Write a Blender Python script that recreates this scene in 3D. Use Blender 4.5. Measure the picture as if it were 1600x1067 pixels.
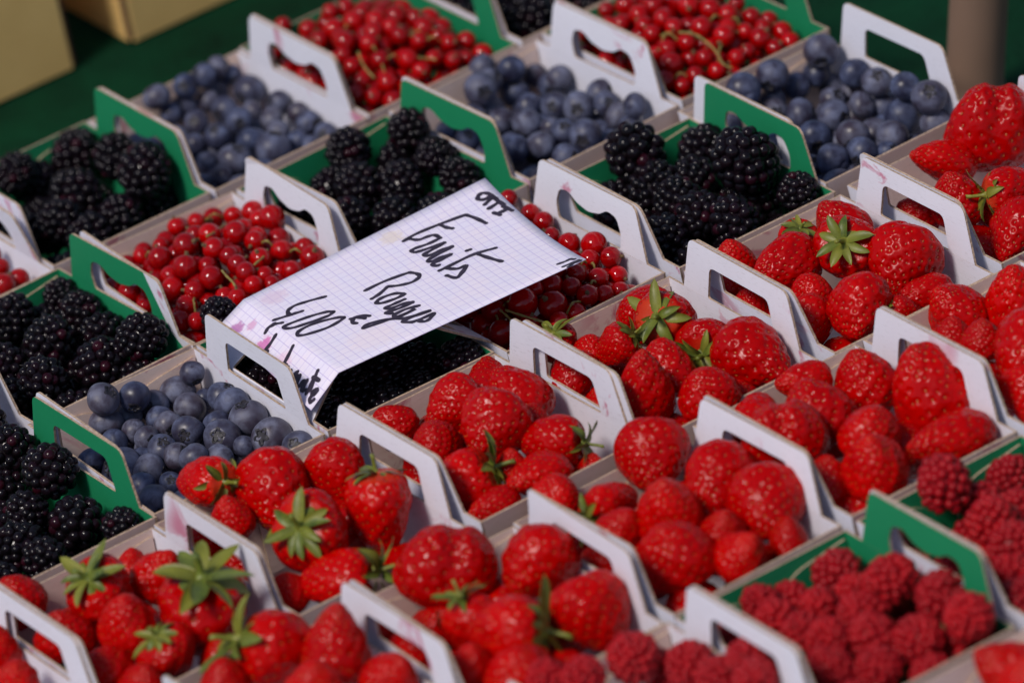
import bpy, bmesh, math, random
import numpy as np
from mathutils import Vector, Matrix, Quaternion
from mathutils.geometry import tessellate_polygon

for o in list(bpy.data.objects):
    bpy.data.objects.remove(o)
scene = bpy.context.scene
COL = scene.collection
random.seed(11)
RNG = np.random.default_rng(11)
R = math.radians

# ------------------------------------------------------------ camera
CAM_POS = (-1.076157, -2.665098, 1.572638 + 0.065)
CAM_RIGHT = Vector((0.81337516, -0.55415392, -0.17701494))
CAM_UP = Vector((0.40136825, 0.31431252, 0.86029714))
CAM_BACK = Vector((-0.42109902, -0.77079249, 0.47807379))
cam_data = bpy.data.cameras.new("camera")
cam = bpy.data.objects.new("camera", cam_data)
COL.objects.link(cam)
cam.matrix_world = Matrix(((CAM_RIGHT.x, CAM_UP.x, CAM_BACK.x, CAM_POS[0]),
                           (CAM_RIGHT.y, CAM_UP.y, CAM_BACK.y, CAM_POS[1]),
                           (CAM_RIGHT.z, CAM_UP.z, CAM_BACK.z, CAM_POS[2]),
                           (0, 0, 0, 1)))
cam_data.sensor_width = 36.0
cam_data.lens = 236.33
cam_data.clip_start = 0.05
cam_data.clip_end = 200.0
cam_data.dof.use_dof = True
cam_data.dof.focus_distance = 3.285
cam_data.dof.aperture_fstop = 6.3
scene.camera = cam

# ------------------------------------------------------------ sky and sun
SUN_DIR = Vector((-0.57, -0.17, 0.80)).normalized()      # towards the sun: low, from the right
world = bpy.data.worlds.new("World")
scene.world = world
world.use_nodes = True
wn = world.node_tree
for n in list(wn.nodes):
    wn.nodes.remove(n)
sky = wn.nodes.new("ShaderNodeTexSky")
sky.sky_type = 'NISHITA'
sky.sun_disc = False
sky.sun_elevation = math.asin(SUN_DIR.z)
sky.sun_rotation = math.atan2(SUN_DIR.x, SUN_DIR.y)
sky.air_density = 1.0
sky.dust_density = 1.0
bg = wn.nodes.new("ShaderNodeBackground")
bg.inputs['Strength'].default_value = 0.08
wo = wn.nodes.new("ShaderNodeOutputWorld")
wn.links.new(sky.outputs[0], bg.inputs[0])
wn.links.new(bg.outputs[0], wo.inputs[0])
sun_data = bpy.data.lights.new("sun", 'SUN')
sun_data.energy = 2.25
sun_data.angle = R(14)
sun_data.color = (1.0, 0.92, 0.86)
sun = bpy.data.objects.new("sun", sun_data)
sun.rotation_euler = SUN_DIR.to_track_quat('Z', 'Y').to_euler()
sun.location = SUN_DIR * 3
COL.objects.link(sun)
scene.view_settings.view_transform = 'Standard'
scene.view_settings.look = 'None'
scene.view_settings.exposure = 0.22
scene.view_settings.gamma = 1.0
scene.view_settings.use_curve_mapping = False
scene.cycles.use_denoising = True
scene.cycles.max_bounces = 8

MM = 0.001

# ------------------------------------------------------------ measured layout, millimetres on the table
PUNNETS = {
    '-1_1': (-53.0, -198.0, 0.6, 'w', 'plain', 1.0, 1.8, 'white cardboard punnet of strawberries cut off by the lower left corner'),
    '0_-1': (50.0, 62.0, -0.0, 'g', 'plain', 1.0, -2.5, 'green cardboard punnet of blackberries cut off by the left edge'),
    '0_0': (52.0, -66.0, 0.4, 'g', 'plain', 1.0, 1.6, 'green-lined cardboard punnet of blackberries at the lower left edge'),
    '1_0': (151.5, -64.5, -1.8, 'w', 'plain', 2.3, 2.7, 'white cardboard punnet of blueberries left of the price card'),
    '2_0': (250.5, -66.0, -1.5, 'g', 'plain', 58, 46, 'green-lined cardboard punnet of blackberries under the price card'),
    '3_0': (349.0, -72.0, 0.7, 'w', 'kidney', -52, -4.6, "white cardboard punnet of red currants under the card's right end"),
    '4_0': (454.0, -74.0, -0.2, 'g', 'kidney', -2.5, 2.3, 'green-lined cardboard punnet of blackberries right of the price card'),
    '5_0': (552.0, -63.0, 0.5, 'w', 'plain', 4.6, 1.0, 'white cardboard punnet of blueberries at the top right'),
    '0_1': (46.0, -200.0, -0.1, 'w', 'plain', 3.1, 2.8, 'white cardboard punnet of strawberries at the bottom left'),
    '1_1': (145.5, -198.0, 0.7, 'w', 'plain', 1.2, -2.6, 'white cardboard punnet of strawberries below the left blueberries'),
    '2_1': (249.0, -197.0, 0.6, 'w', 'plain', -1.5, 1.8, 'white cardboard punnet of strawberries below the price card'),
    '3_1': (348.0, -203.0, -1, 'w', 'plain', 3.1, -2.4, 'white cardboard punnet of strawberries right of the centre'),
    '4_1': (453.0, -206.0, -0.6, 'w', 'plain', -4.8, -3.6, 'white cardboard punnet of strawberries below the right blackberries'),
    '5_1': (558.0, -202.0, -0.5, 'w', 'plain', -3.5, 1.0, 'white cardboard punnet of strawberries at the upper right edge'),
    '0_2': (58.0, -338.0, 0.7, 'w', 'plain', 1.0, 0.3, 'white cardboard punnet of strawberries cut by the bottom edge'),
    '1_2': (160.0, -339.0, -1.5, 'w', 'plain', -1.4, 0.4, 'white cardboard punnet of strawberries at the bottom centre'),
    '2_2': (261.0, -337.0, 1, 'w', 'plain', 0.5, -4.2, 'white cardboard punnet of strawberries left of the raspberries'),
    '3_2': (367.0, -334.0, -0.3, 'w', 'plain', -4.9, -1.4, 'white cardboard punnet of strawberries above the raspberries'),
    '4_2': (469.0, -334.0, 0.0, 'w', 'plain', 0.3, 1.0, 'white cardboard punnet of strawberries cut by the right edge'),
    '1_3': (160.0, -468.0, -0.2, 'w', 'plain', 1.0, 0.8, 'white cardboard punnet of raspberries at the bottom edge'),
    '2_3': (261.0, -468.0, -0.2, 'g', 'kidney', 0.1, -2.7, 'green cardboard punnet of raspberries at the bottom right'),
    '3_3': (366.0, -466.0, 0.1, 'g', 'kidney', -4.5, 1.0, 'green-lined cardboard punnet of raspberries cut by the right edge'),
    '2_4': (264.0, -600.0, 0.1, 'w', 'plain', 1.0, 1.0, 'white cardboard punnet of strawberries in the bottom right corner'),
    '1_-2': (148.0, 192.0, 0.6, 'w', 'kidney', 0, 14, 'white cardboard punnet of red currants cut by the left edge'),
    '2_-2': (247.0, 197.0, 0.3, 'g', 'kidney', 2.4, 3.0, 'green-lined cardboard punnet of blackberries nearest the kraft boxes'),
    '3_-2': (346.0, 197.0, 0.7, 'w', 'kidney', 1.9, 2.9, 'white cardboard punnet of blueberries at the top left'),
    '4_-2': (445.0, 200.0, 0.6, 'g', 'plain', 2.1, 0.4, 'green cardboard punnet of red currants at the top edge, left'),
    '5_-2': (545.0, 202.0, 0.8, 'g', 'kidney', 2.5, 1.0, 'green-lined cardboard punnet of blackberries cut by the top edge'),
    '1_-1': (154.0, 64.0, 2, 'g', 'kidney', -2.7, 3.1, 'green-lined cardboard punnet of blackberries at the left edge'),
    '2_-1': (253.0, 62.0, -2.2, 'w', 'kidney', 1.8, -2.3, 'white cardboard punnet of red currants left of the price card'),
    '3_-1': (357.0, 62.0, 2, 'g', 'kidney', -2.8, 1.0, 'green-lined cardboard punnet of blackberries behind the price card'),
    '4_-1': (457.0, 68.0, 1.5, 'w', 'kidney', 1.9, -1.7, 'white cardboard punnet of blueberries at the top centre'),
    '5_-1': (559.0, 73.0, 0.6, 'g', 'plain', 0.6, 1.0, 'green cardboard punnet of red currants at the top edge, right'),
}
FRUIT = {
    '1_0': ('b', 'punnet left of the price card', [
        (190.8, -15.8, 60.4, 6.1, 1), (183.3, -9.9, 50.6, 8.4, 1), (141.5, -13.7, 67.9, 8.0, 1), (157.4, -15.4, 62.3, 7.4, 1),
        (168.2, -11.3, 50.7, 7.4, 1), (154.9, -8.6, 51.0, 6.9, 1), (140.9, -11.3, 53.1, 8.0, 1), (181.0, -24.5, 48.3, 7.4, 1),
        (192.2, -20.9, 46.7, 5.3, 1), (192.5, -40.3, 55.1, 7.4, 1), (189.5, -54.6, 56.9, 8.5, 1), (188.4, -71.2, 56.2, 9.0, 1),
        (162.7, -26.7, 51.0, 6.6, 1), (160.3, -39.9, 54.0, 6.6, 1), (161.8, -56.8, 56.0, 7.4, 1), (176.6, -60.4, 54.0, 6.9, 1),
        (170.9, -74.1, 54.5, 8.8, 1), (187.6, -93.6, 54.0, 9.6, 1), (189.9, -114.6, 56.0, 7.4, 1), (147.9, -25.9, 50.9, 5.8, 1),
        (136.3, -25.7, 50.1, 6.4, 1), (145.6, -43.6, 55.0, 5.8, 1), (144.7, -60.1, 55.6, 6.9, 1), (145.7, -72.5, 55.5, 6.4, 1),
        (148.7, -84.3, 57.9, 6.9, 1), (175.2, -86.5, 52.3, 5.3, 1), (160.5, -88.6, 54.0, 6.4, 1), (131.4, -68.3, 52.5, 8.0, 1),
        (121.6, -77.4, 52.5, 6.4, 1), (120.3, -90.7, 49.2, 8.0, 1), (120.2, -28.6, 48.0, 6.4, 1), (132.0, -87.5, 52.8, 5.3, 1),
        (159.5, -110.4, 48.6, 7.6, 0), (134.0, -113.0, 47.0, 8.3, 0), (125.1, -54.3, 52.3, 9.0, 0), (180.3, -109.5, 46.4, 8.3, 0),
        (116.8, -111.0, 44.9, 8.0, 0), (129.8, -18.1, 36.4, 8.2, 0), (137.8, -49.1, 44.2, 9.1, 0), (120.7, -73.9, 40.0, 8.0, 0),
        (130.5, -35.1, 40.7, 8.3, 0), (166.7, -98.4, 40.7, 8.6, 0), (168.6, -37.3, 41.8, 8.6, 0), (150.1, -36.5, 43.2, 8.3, 0),
        (179.1, -76.0, 41.0, 8.2, 0), (186.4, -17.4, 34.0, 7.5, 0), (153.4, -16.4, 37.2, 7.9, 0), (170.9, -53.2, 43.4, 7.5, 0),
        (116.9, -42.7, 37.6, 7.4, 0), (116.2, -20.8, 34.5, 7.4, 0), (117.6, -98.9, 36.4, 8.9, 0), (132.7, -93.3, 41.2, 8.9, 0),
        (160.0, -81.6, 33.9, 8.5, 0), (130.1, -58.7, 32.5, 9.3, 0), (124.5, -107.6, 25.7, 8.5, 0), (161.3, -48.3, 33.9, 8.0, 0),
        (169.9, -67.8, 33.3, 8.1, 0), (155.4, -30.9, 31.0, 7.8, 0), (125.8, -84.6, 30.1, 8.9, 0), (116.9, -67.0, 27.8, 8.1, 0),
        (138.6, -27.2, 29.4, 7.5, 0), (156.1, -111.4, 26.9, 7.8, 0),
    ]),
    '5_0': ('b', 'punnet at the top right', [
        (586.5, -13.4, 68.3, 8.8, 1), (556.7, -10.0, 66.0, 8.2, 1), (537.1, -10.9, 66.0, 8.8, 1), (571.1, -9.0, 53.0, 6.9, 1),
        (584.5, -8.4, 54.6, 6.9, 1), (590.1, -35.8, 61.0, 7.4, 1), (590.5, -55.2, 62.0, 7.4, 1), (591.4, -79.6, 67.0, 7.4, 1),
        (590.2, -101.8, 68.5, 8.5, 1), (556.0, -7.9, 51.5, 6.4, 1), (591.5, -9.6, 44.2, 6.4, 1), (548.2, -18.1, 49.5, 7.4, 1),
        (551.6, -39.7, 55.0, 8.0, 1), (577.1, -31.5, 50.0, 6.4, 1), (558.7, -59.0, 57.0, 8.2, 1), (579.9, -54.2, 52.5, 6.9, 1),
        (591.2, -55.7, 46.5, 6.9, 1), (588.3, -77.5, 50.0, 9.0, 1), (590.6, -102.8, 53.5, 7.4, 1), (541.0, -7.7, 53.0, 5.3, 1),
        (541.8, -64.0, 54.7, 8.0, 1), (553.2, -82.9, 56.0, 8.2, 1), (568.7, -94.5, 51.6, 8.5, 1), (529.5, -68.1, 55.3, 5.8, 1),
        (533.0, -92.0, 54.2, 8.0, 1), (547.6, -97.0, 53.0, 8.0, 1), (526.3, -81.7, 49.8, 5.8, 1), (558.8, -103.7, 50.4, 5.8, 1),
        (525.9, -10.1, 49.0, 6.4, 1), (590.6, -28.7, 47.0, 5.8, 1), (576.1, -109.4, 46.8, 7.3, 0), (524.6, -106.8, 47.0, 8.7, 0),
        (526.3, -53.7, 52.5, 7.3, 0), (538.6, -17.2, 37.5, 8.3, 0), (572.4, -72.8, 43.3, 9.0, 0), (557.2, -32.1, 42.4, 8.3, 0),
        (561.6, -15.2, 37.1, 8.1, 0), (579.7, -24.1, 37.3, 8.3, 0), (577.9, -94.0, 39.2, 9.0, 0), (582.9, -39.1, 38.8, 8.9, 0),
        (523.2, -91.6, 38.8, 8.9, 0), (549.6, -106.8, 38.7, 7.5, 0), (537.6, -40.6, 43.1, 7.3, 0), (523.9, -67.1, 41.1, 8.6, 0),
        (585.1, -65.3, 39.2, 8.2, 0), (564.7, -108.3, 37.7, 8.6, 0), (554.9, -69.4, 46.0, 7.6, 0), (538.6, -97.0, 40.9, 8.6, 0),
        (549.3, -55.1, 46.0, 8.1, 0), (563.0, -87.2, 32.6, 8.1, 0), (534.1, -109.9, 26.0, 8.1, 0), (521.7, -76.0, 29.2, 8.0, 0),
        (544.5, -68.6, 35.0, 7.6, 0), (555.5, -111.3, 26.4, 8.1, 0), (571.9, -111.7, 25.2, 8.1, 0),
    ]),
    '4_-1': ('b', 'punnet at the top centre', [
        (467.9, 132.8, 63.5, 6.9, 1), (479.3, 121.5, 61.4, 6.9, 1), (453.9, 113.7, 62.4, 8.5, 1), (465.1, 121.4, 61.1, 6.4, 1),
        (477.8, 121.6, 47.6, 7.7, 1), (493.8, 123.6, 50.3, 5.8, 1), (495.5, 112.8, 46.7, 6.4, 1), (495.9, 102.5, 55.0, 6.4, 1),
        (477.7, 80.9, 53.1, 6.9, 1), (468.2, 91.2, 54.0, 6.4, 1), (484.7, 68.7, 52.9, 8.0, 1), (453.4, 70.6, 57.0, 7.4, 1),
        (500.2, 69.8, 54.2, 7.4, 1), (495.7, 58.2, 53.9, 6.4, 1), (494.0, 46.6, 51.0, 6.9, 1), (496.6, 31.5, 61.0, 6.4, 1),
        (467.0, 36.7, 54.6, 8.2, 1), (462.0, 49.4, 55.0, 6.4, 1), (461.0, 60.3, 54.3, 5.3, 1), (435.7, 56.8, 54.0, 6.9, 1),
        (446.5, 47.1, 55.0, 6.9, 1), (450.0, 31.4, 51.0, 6.9, 1), (448.0, 87.8, 55.0, 6.4, 1), (493.4, 34.3, 48.9, 6.4, 1),
        (429.8, 93.0, 51.0, 6.4, 1), (431.4, 117.6, 46.0, 5.8, 1), (442.6, 108.7, 49.7, 8.8, 0), (459.8, 18.5, 47.4, 8.4, 0),
        (425.1, 27.1, 46.6, 9.0, 0), (476.1, 21.4, 47.4, 8.4, 0), (457.2, 116.1, 48.0, 8.5, 0), (423.0, 52.9, 49.1, 7.4, 0),
        (426.8, 68.0, 51.1, 7.4, 0), (482.5, 92.8, 40.3, 7.9, 0), (475.6, 109.1, 38.4, 8.7, 0), (440.1, 19.6, 36.3, 8.4, 0),
        (433.5, 39.1, 40.2, 8.9, 0), (442.8, 71.9, 44.9, 9.2, 0), (489.9, 68.0, 39.3, 7.5, 0), (482.6, 39.0, 39.6, 9.1, 0),
        (423.3, 83.6, 38.5, 7.6, 0), (489.3, 112.4, 35.1, 7.7, 0), (452.1, 59.0, 45.8, 8.6, 0), (433.8, 104.6, 38.7, 7.6, 0),
        (449.4, 97.3, 42.6, 7.5, 0), (463.8, 78.7, 45.5, 8.1, 0), (485.4, 54.4, 40.6, 7.6, 0), (458.1, 35.0, 42.0, 7.5, 0),
        (423.5, 62.5, 39.0, 8.1, 0), (461.8, 104.8, 40.9, 7.3, 0), (455.2, 18.7, 26.0, 8.6, 0), (446.0, 52.0, 33.8, 7.7, 0),
        (423.7, 108.7, 24.8, 8.0, 0), (471.2, 22.5, 26.8, 8.8, 0), (423.7, 23.7, 24.1, 7.9, 0), (448.2, 33.7, 30.5, 7.7, 0),
        (450.7, 80.0, 34.7, 7.7, 0), (424.6, 41.3, 27.2, 8.6, 0), (422.8, 71.1, 28.0, 7.4, 0), (469.6, 37.2, 31.0, 7.9, 0),
    ]),
    '3_-2': ('b', 'punnet at the top left', [
        (334.6, 250.4, 66.0, 7.4, 1), (352.9, 250.5, 64.5, 6.4, 1), (364.9, 250.3, 66.0, 6.4, 1), (375.9, 253.4, 65.3, 5.8, 1),
        (350.1, 252.7, 51.7, 6.9, 1), (382.7, 252.7, 57.3, 5.3, 1), (383.9, 239.0, 52.0, 8.0, 1), (372.1, 254.3, 52.0, 6.4, 1),
        (362.8, 247.9, 52.0, 5.8, 1), (364.7, 234.6, 50.0, 6.9, 1), (344.0, 229.3, 53.0, 6.4, 1), (357.7, 205.8, 56.0, 6.9, 1),
        (371.3, 215.7, 52.0, 5.8, 1), (384.9, 210.4, 53.0, 6.6, 1), (373.9, 200.1, 52.0, 5.8, 1), (386.1, 192.7, 53.0, 5.3, 1),
        (384.8, 180.6, 51.0, 6.4, 1), (367.1, 182.5, 53.0, 5.8, 1), (385.8, 165.6, 49.0, 5.8, 1), (339.9, 199.0, 57.0, 6.9, 1),
        (328.0, 205.0, 55.0, 5.8, 1), (348.9, 182.0, 56.0, 6.4, 1), (354.4, 168.0, 53.0, 8.8, 1), (333.8, 173.0, 54.0, 8.5, 1),
        (323.3, 186.1, 53.0, 5.3, 1), (321.5, 167.5, 51.0, 5.8, 1), (373.1, 160.7, 49.8, 4.8, 1), (370.9, 170.0, 50.2, 5.3, 1),
        (339.3, 248.3, 54.2, 5.8, 1), (313.7, 230.4, 47.8, 7.8, 0), (312.5, 202.5, 49.8, 7.6, 0), (338.3, 154.0, 49.6, 7.8, 0),
        (314.9, 244.5, 45.4, 8.4, 0), (326.8, 221.5, 52.6, 7.8, 0), (310.6, 170.6, 47.6, 7.5, 0), (355.6, 148.8, 47.7, 7.9, 0),
        (322.2, 150.5, 46.8, 9.0, 0), (379.9, 181.6, 38.4, 8.5, 0), (350.3, 215.4, 44.8, 8.1, 0), (341.4, 167.5, 42.7, 7.5, 0),
        (329.5, 194.0, 44.5, 7.4, 0), (342.4, 148.4, 37.0, 8.2, 0), (368.9, 147.9, 35.4, 8.0, 0), (357.4, 194.5, 45.4, 7.9, 0),
        (312.4, 192.7, 39.0, 8.3, 0), (366.9, 208.0, 43.1, 7.5, 0), (333.4, 234.0, 40.2, 9.2, 0), (311.7, 155.4, 35.1, 7.6, 0),
        (326.1, 179.1, 42.7, 8.5, 0), (379.0, 158.5, 36.0, 7.3, 0), (337.7, 206.3, 45.5, 8.6, 0), (364.5, 165.6, 40.7, 7.7, 0),
        (338.5, 216.6, 33.7, 7.5, 0), (354.3, 152.3, 27.5, 8.5, 0), (373.1, 170.1, 28.8, 8.5, 0), (336.9, 244.7, 26.4, 8.4, 0),
        (329.9, 154.3, 27.5, 8.9, 0), (327.8, 206.3, 33.1, 7.8, 0), (314.5, 181.3, 28.6, 8.2, 0),
    ]),
    '2_-1': ('c', 'punnet left of the price card', [
        (246.8, 74.7, 76.0, 6.4, 1), (234.0, 81.1, 72.0, 6.1, 1), (253.7, 58.0, 76.8, 5.6, 1), (259.1, 105.5, 70.6, 4.8, 1),
        (257.9, 84.8, 73.8, 4.8, 1), (261.7, 75.7, 75.2, 5.8, 1), (273.0, 69.1, 73.0, 6.4, 1), (276.0, 55.4, 72.0, 5.3, 1),
        (293.0, 62.6, 63.0, 5.8, 1), (283.5, 42.9, 67.3, 5.6, 1), (294.2, 38.3, 65.9, 5.0, 1), (292.0, 28.1, 64.8, 6.1, 1),
        (291.0, 46.1, 62.0, 4.8, 1), (267.8, 37.2, 72.0, 5.3, 1), (235.1, 56.3, 75.2, 6.4, 1), (244.4, 50.4, 73.6, 4.8, 1),
        (229.8, 64.2, 69.8, 5.3, 1), (223.8, 52.9, 69.0, 5.8, 1), (240.3, 41.3, 71.8, 6.1, 1), (256.7, 48.7, 74.3, 5.0, 1),
        (255.6, 39.2, 73.1, 5.3, 1), (254.4, 29.6, 72.7, 5.3, 1), (262.6, 26.2, 68.2, 4.8, 1), (252.6, 20.6, 69.2, 5.0, 1),
        (277.4, 24.9, 65.0, 5.0, 1), (229.9, 41.5, 69.0, 5.3, 1), (221.6, 37.0, 65.6, 5.6, 1), (238.7, 27.2, 66.9, 4.8, 1),
        (241.3, 18.7, 68.1, 4.8, 1), (261.3, 17.7, 66.8, 4.5, 1), (234.9, 103.5, 65.0, 4.5, 1), (244.3, 98.0, 69.0, 4.2, 1),
        (213.9, 31.3, 62.5, 5.3, 1), (218.2, 23.1, 63.4, 4.5, 1), (212.0, 97.9, 58.4, 5.3, 1), (213.3, 81.7, 61.0, 5.8, 1),
        (211.2, 63.2, 61.0, 4.2, 1), (211.8, 106.7, 56.6, 4.2, 1), (263.7, 111.8, 66.4, 4.8, 1), (276.7, 118.0, 61.0, 4.8, 1),
        (286.9, 117.9, 59.0, 5.3, 1), (293.9, 109.5, 60.0, 4.8, 1), (297.8, 94.0, 66.1, 5.6, 1), (295.4, 84.1, 65.5, 5.3, 1),
        (297.6, 74.0, 69.4, 6.6, 1), (250.6, 103.4, 66.9, 5.2, 0), (222.5, 91.3, 64.9, 5.2, 0), (253.2, 12.1, 62.4, 6.2, 0),
        (241.2, 113.0, 61.3, 4.9, 0), (220.7, 68.4, 66.8, 6.1, 0), (287.6, 14.2, 58.5, 5.2, 0), (226.9, 105.8, 62.3, 5.3, 0),
        (281.5, 62.9, 69.2, 5.2, 0), (281.5, 76.1, 68.4, 6.0, 0), (269.4, 13.6, 62.2, 5.6, 0), (219.9, 113.4, 57.8, 6.0, 0),
        (237.1, 9.6, 60.1, 5.5, 0), (221.6, 10.1, 58.0, 5.1, 0), (287.9, 109.9, 51.2, 5.1, 2), (284.9, 25.9, 55.5, 5.0, 0),
        (263.4, 66.5, 68.6, 5.8, 2), (288.9, 35.0, 55.3, 5.2, 2), (227.9, 75.9, 62.9, 6.2, 2), (247.5, 88.5, 65.4, 5.3, 2),
        (243.6, 62.2, 68.9, 5.4, 2), (272.6, 46.3, 64.8, 6.2, 2), (232.2, 85.0, 63.0, 5.1, 2), (215.7, 52.4, 56.2, 5.6, 0),
        (268.6, 26.0, 60.6, 5.2, 2), (249.8, 31.4, 64.2, 5.7, 0), (241.5, 21.1, 59.2, 5.9, 2), (219.0, 103.2, 53.3, 5.4, 2),
        (220.2, 42.9, 58.2, 5.4, 2), (256.5, 24.0, 61.2, 6.0, 2), (233.2, 35.7, 62.6, 4.9, 0), (237.0, 95.4, 61.4, 5.7, 2),
        (219.4, 91.6, 56.1, 5.2, 2), (262.6, 56.2, 68.7, 5.7, 2), (231.7, 113.2, 52.8, 5.0, 2), (284.5, 89.7, 57.5, 5.6, 2),
        (215.9, 13.9, 50.4, 5.5, 0), (283.9, 57.7, 60.5, 6.2, 2), (223.9, 25.8, 56.5, 5.0, 2), (275.9, 34.8, 61.3, 5.4, 0),
        (260.5, 9.9, 53.7, 5.3, 0), (282.8, 9.8, 50.9, 5.0, 0), (279.1, 98.9, 57.4, 5.3, 2), (258.3, 88.4, 65.4, 5.2, 2),
        (227.7, 97.9, 58.0, 5.1, 2), (217.6, 71.9, 57.4, 5.9, 0), (268.9, 78.4, 65.9, 5.0, 2), (237.2, 51.3, 66.8, 5.2, 2),
        (275.3, 18.4, 56.0, 5.3, 0), (215.9, 24.2, 52.8, 5.4, 0), (239.0, 70.8, 67.5, 5.6, 2), (229.5, 9.6, 51.9, 5.5, 0),
        (249.7, 52.7, 61.9, 6.2, 0), (267.7, 61.9, 60.4, 5.4, 2), (217.2, 81.0, 49.1, 5.1, 2), (242.6, 12.1, 47.5, 6.2, 0),
        (274.2, 71.5, 57.8, 5.3, 2), (232.7, 52.5, 58.1, 5.5, 2), (251.1, 39.4, 59.5, 5.1, 2), (284.5, 19.7, 46.6, 5.2, 0),
        (215.9, 107.2, 43.9, 5.0, 0), (217.2, 33.7, 47.9, 5.7, 0), (266.2, 113.4, 46.4, 6.2, 2), (263.2, 81.7, 59.3, 5.0, 2),
        (228.8, 68.4, 56.7, 5.1, 0), (223.0, 10.7, 44.0, 5.8, 2), (272.7, 9.7, 45.2, 5.2, 0), (220.6, 59.7, 52.4, 5.0, 2),
        (255.6, 18.6, 51.4, 5.4, 0), (237.4, 63.0, 60.2, 6.2, 2), (253.8, 65.9, 62.4, 5.1, 2), (267.9, 18.8, 50.4, 5.4, 0),
        (238.9, 44.2, 58.9, 6.2, 2), (259.9, 48.5, 61.0, 5.2, 2), (215.3, 47.5, 48.3, 5.0, 0),
    ]),
    '3_0': ('c', "punnet under the card's right end", [
        (391.7, -36.2, 60.0, 4.8, 1), (381.8, -58.3, 66.0, 4.8, 1), (384.2, -71.0, 65.0, 5.8, 1), (390.4, -84.8, 67.0, 6.4, 1),
        (381.8, -92.7, 65.0, 5.0, 1), (389.9, -99.8, 65.0, 5.3, 1), (374.6, -110.4, 64.0, 5.0, 1), (385.8, -110.2, 60.0, 4.8, 1),
        (365.5, -105.8, 69.0, 4.8, 1), (350.7, -105.6, 69.5, 5.3, 1), (358.0, -111.3, 67.0, 4.8, 1), (331.2, -107.8, 68.8, 7.4, 1),
        (343.5, -115.3, 64.3, 7.2, 1), (361.4, -119.6, 63.4, 5.3, 1), (350.0, -124.5, 60.0, 5.3, 1), (320.3, -97.9, 66.0, 6.4, 1),
        (313.9, -111.6, 61.0, 6.4, 1), (326.7, -118.3, 63.0, 4.8, 1), (378.5, -122.2, 58.9, 4.5, 1), (339.7, -125.4, 60.7, 4.8, 1),
        (341.6, -103.8, 70.6, 4.5, 1), (370.1, -121.4, 60.7, 4.5, 1), (389.4, -9.7, 68.0, 4.5, 1), (390.0, -27.5, 65.0, 5.0, 1),
        (388.2, -42.3, 66.0, 5.3, 1), (356.8, -84.8, 75.5, 5.2, 0), (338.9, -28.9, 65.6, 6.2, 0), (333.9, -79.0, 74.5, 5.6, 0),
        (312.1, -38.0, 60.8, 5.4, 0), (341.5, -58.4, 75.4, 6.1, 0), (334.0, -51.1, 72.5, 5.7, 0), (370.1, -37.7, 67.1, 5.6, 0),
        (350.9, -20.9, 61.7, 5.8, 2), (317.5, -57.6, 66.7, 6.1, 0), (343.6, -42.4, 71.7, 5.7, 0), (366.5, -62.5, 73.6, 5.7, 0),
        (341.0, -93.6, 73.7, 5.4, 0), (319.4, -47.9, 66.4, 5.2, 0), (355.8, -74.8, 76.5, 5.0, 0), (361.6, -22.7, 62.1, 5.6, 2),
        (316.6, -70.1, 66.9, 5.8, 0), (314.8, -84.2, 65.3, 5.1, 0), (328.3, -41.1, 68.2, 6.0, 0), (381.2, -26.8, 60.1, 5.3, 2),
        (373.8, -47.8, 68.5, 5.9, 0), (325.4, -72.7, 71.6, 5.1, 0), (341.4, -69.2, 76.4, 6.2, 0), (358.1, -36.8, 69.2, 5.3, 0),
        (329.5, -24.1, 62.0, 6.1, 0), (314.4, -20.6, 57.5, 5.7, 0), (357.4, -52.0, 74.0, 5.7, 0), (349.7, -90.1, 75.1, 5.1, 0),
        (354.4, -64.4, 76.4, 6.0, 0), (350.7, -31.2, 67.2, 5.1, 2), (329.9, -64.1, 73.2, 5.1, 0), (359.0, -96.3, 72.7, 6.1, 0),
        (323.1, -86.3, 69.7, 6.1, 0), (319.5, -29.3, 61.7, 5.0, 0), (318.9, -121.0, 59.3, 5.3, 0), (343.8, -82.1, 76.1, 5.1, 0),
        (330.3, -96.6, 70.6, 5.5, 0), (371.7, -19.7, 59.3, 5.6, 2), (373.0, -96.7, 61.5, 5.0, 2), (327.5, -110.1, 58.4, 5.0, 2),
        (386.0, -32.2, 52.4, 5.2, 2), (315.4, -92.9, 57.5, 6.2, 0), (368.0, -87.3, 65.1, 5.9, 2), (366.4, -124.1, 52.9, 5.6, 0),
        (328.2, -33.9, 58.6, 5.7, 2), (372.4, -74.3, 64.5, 5.5, 0), (383.3, -102.5, 55.6, 5.9, 2), (351.6, -93.8, 66.9, 5.0, 2),
        (316.4, -76.8, 59.5, 5.6, 0), (312.5, -59.2, 56.5, 5.9, 0), (385.9, -85.5, 56.2, 5.0, 2), (339.2, -83.8, 68.0, 5.4, 0),
        (384.7, -119.5, 51.1, 6.3, 2), (382.2, -51.6, 57.8, 5.8, 2), (330.0, -79.1, 66.0, 5.0, 2), (312.8, -46.6, 55.3, 5.8, 0),
        (325.0, -65.6, 64.0, 5.5, 2), (326.8, -55.1, 63.7, 5.6, 2), (334.9, -70.5, 67.8, 5.7, 2), (363.7, -98.6, 63.9, 5.0, 2),
        (332.4, -119.8, 55.2, 5.1, 0), (370.4, -62.1, 64.9, 5.2, 2), (313.6, -121.6, 50.5, 6.0, 0), (380.0, -79.2, 60.3, 5.4, 0),
        (326.5, -21.6, 53.0, 5.1, 2), (366.5, -113.0, 58.2, 6.0, 2), (312.4, -101.6, 54.5, 5.1, 0), (377.4, -112.9, 55.4, 5.0, 2),
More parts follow.
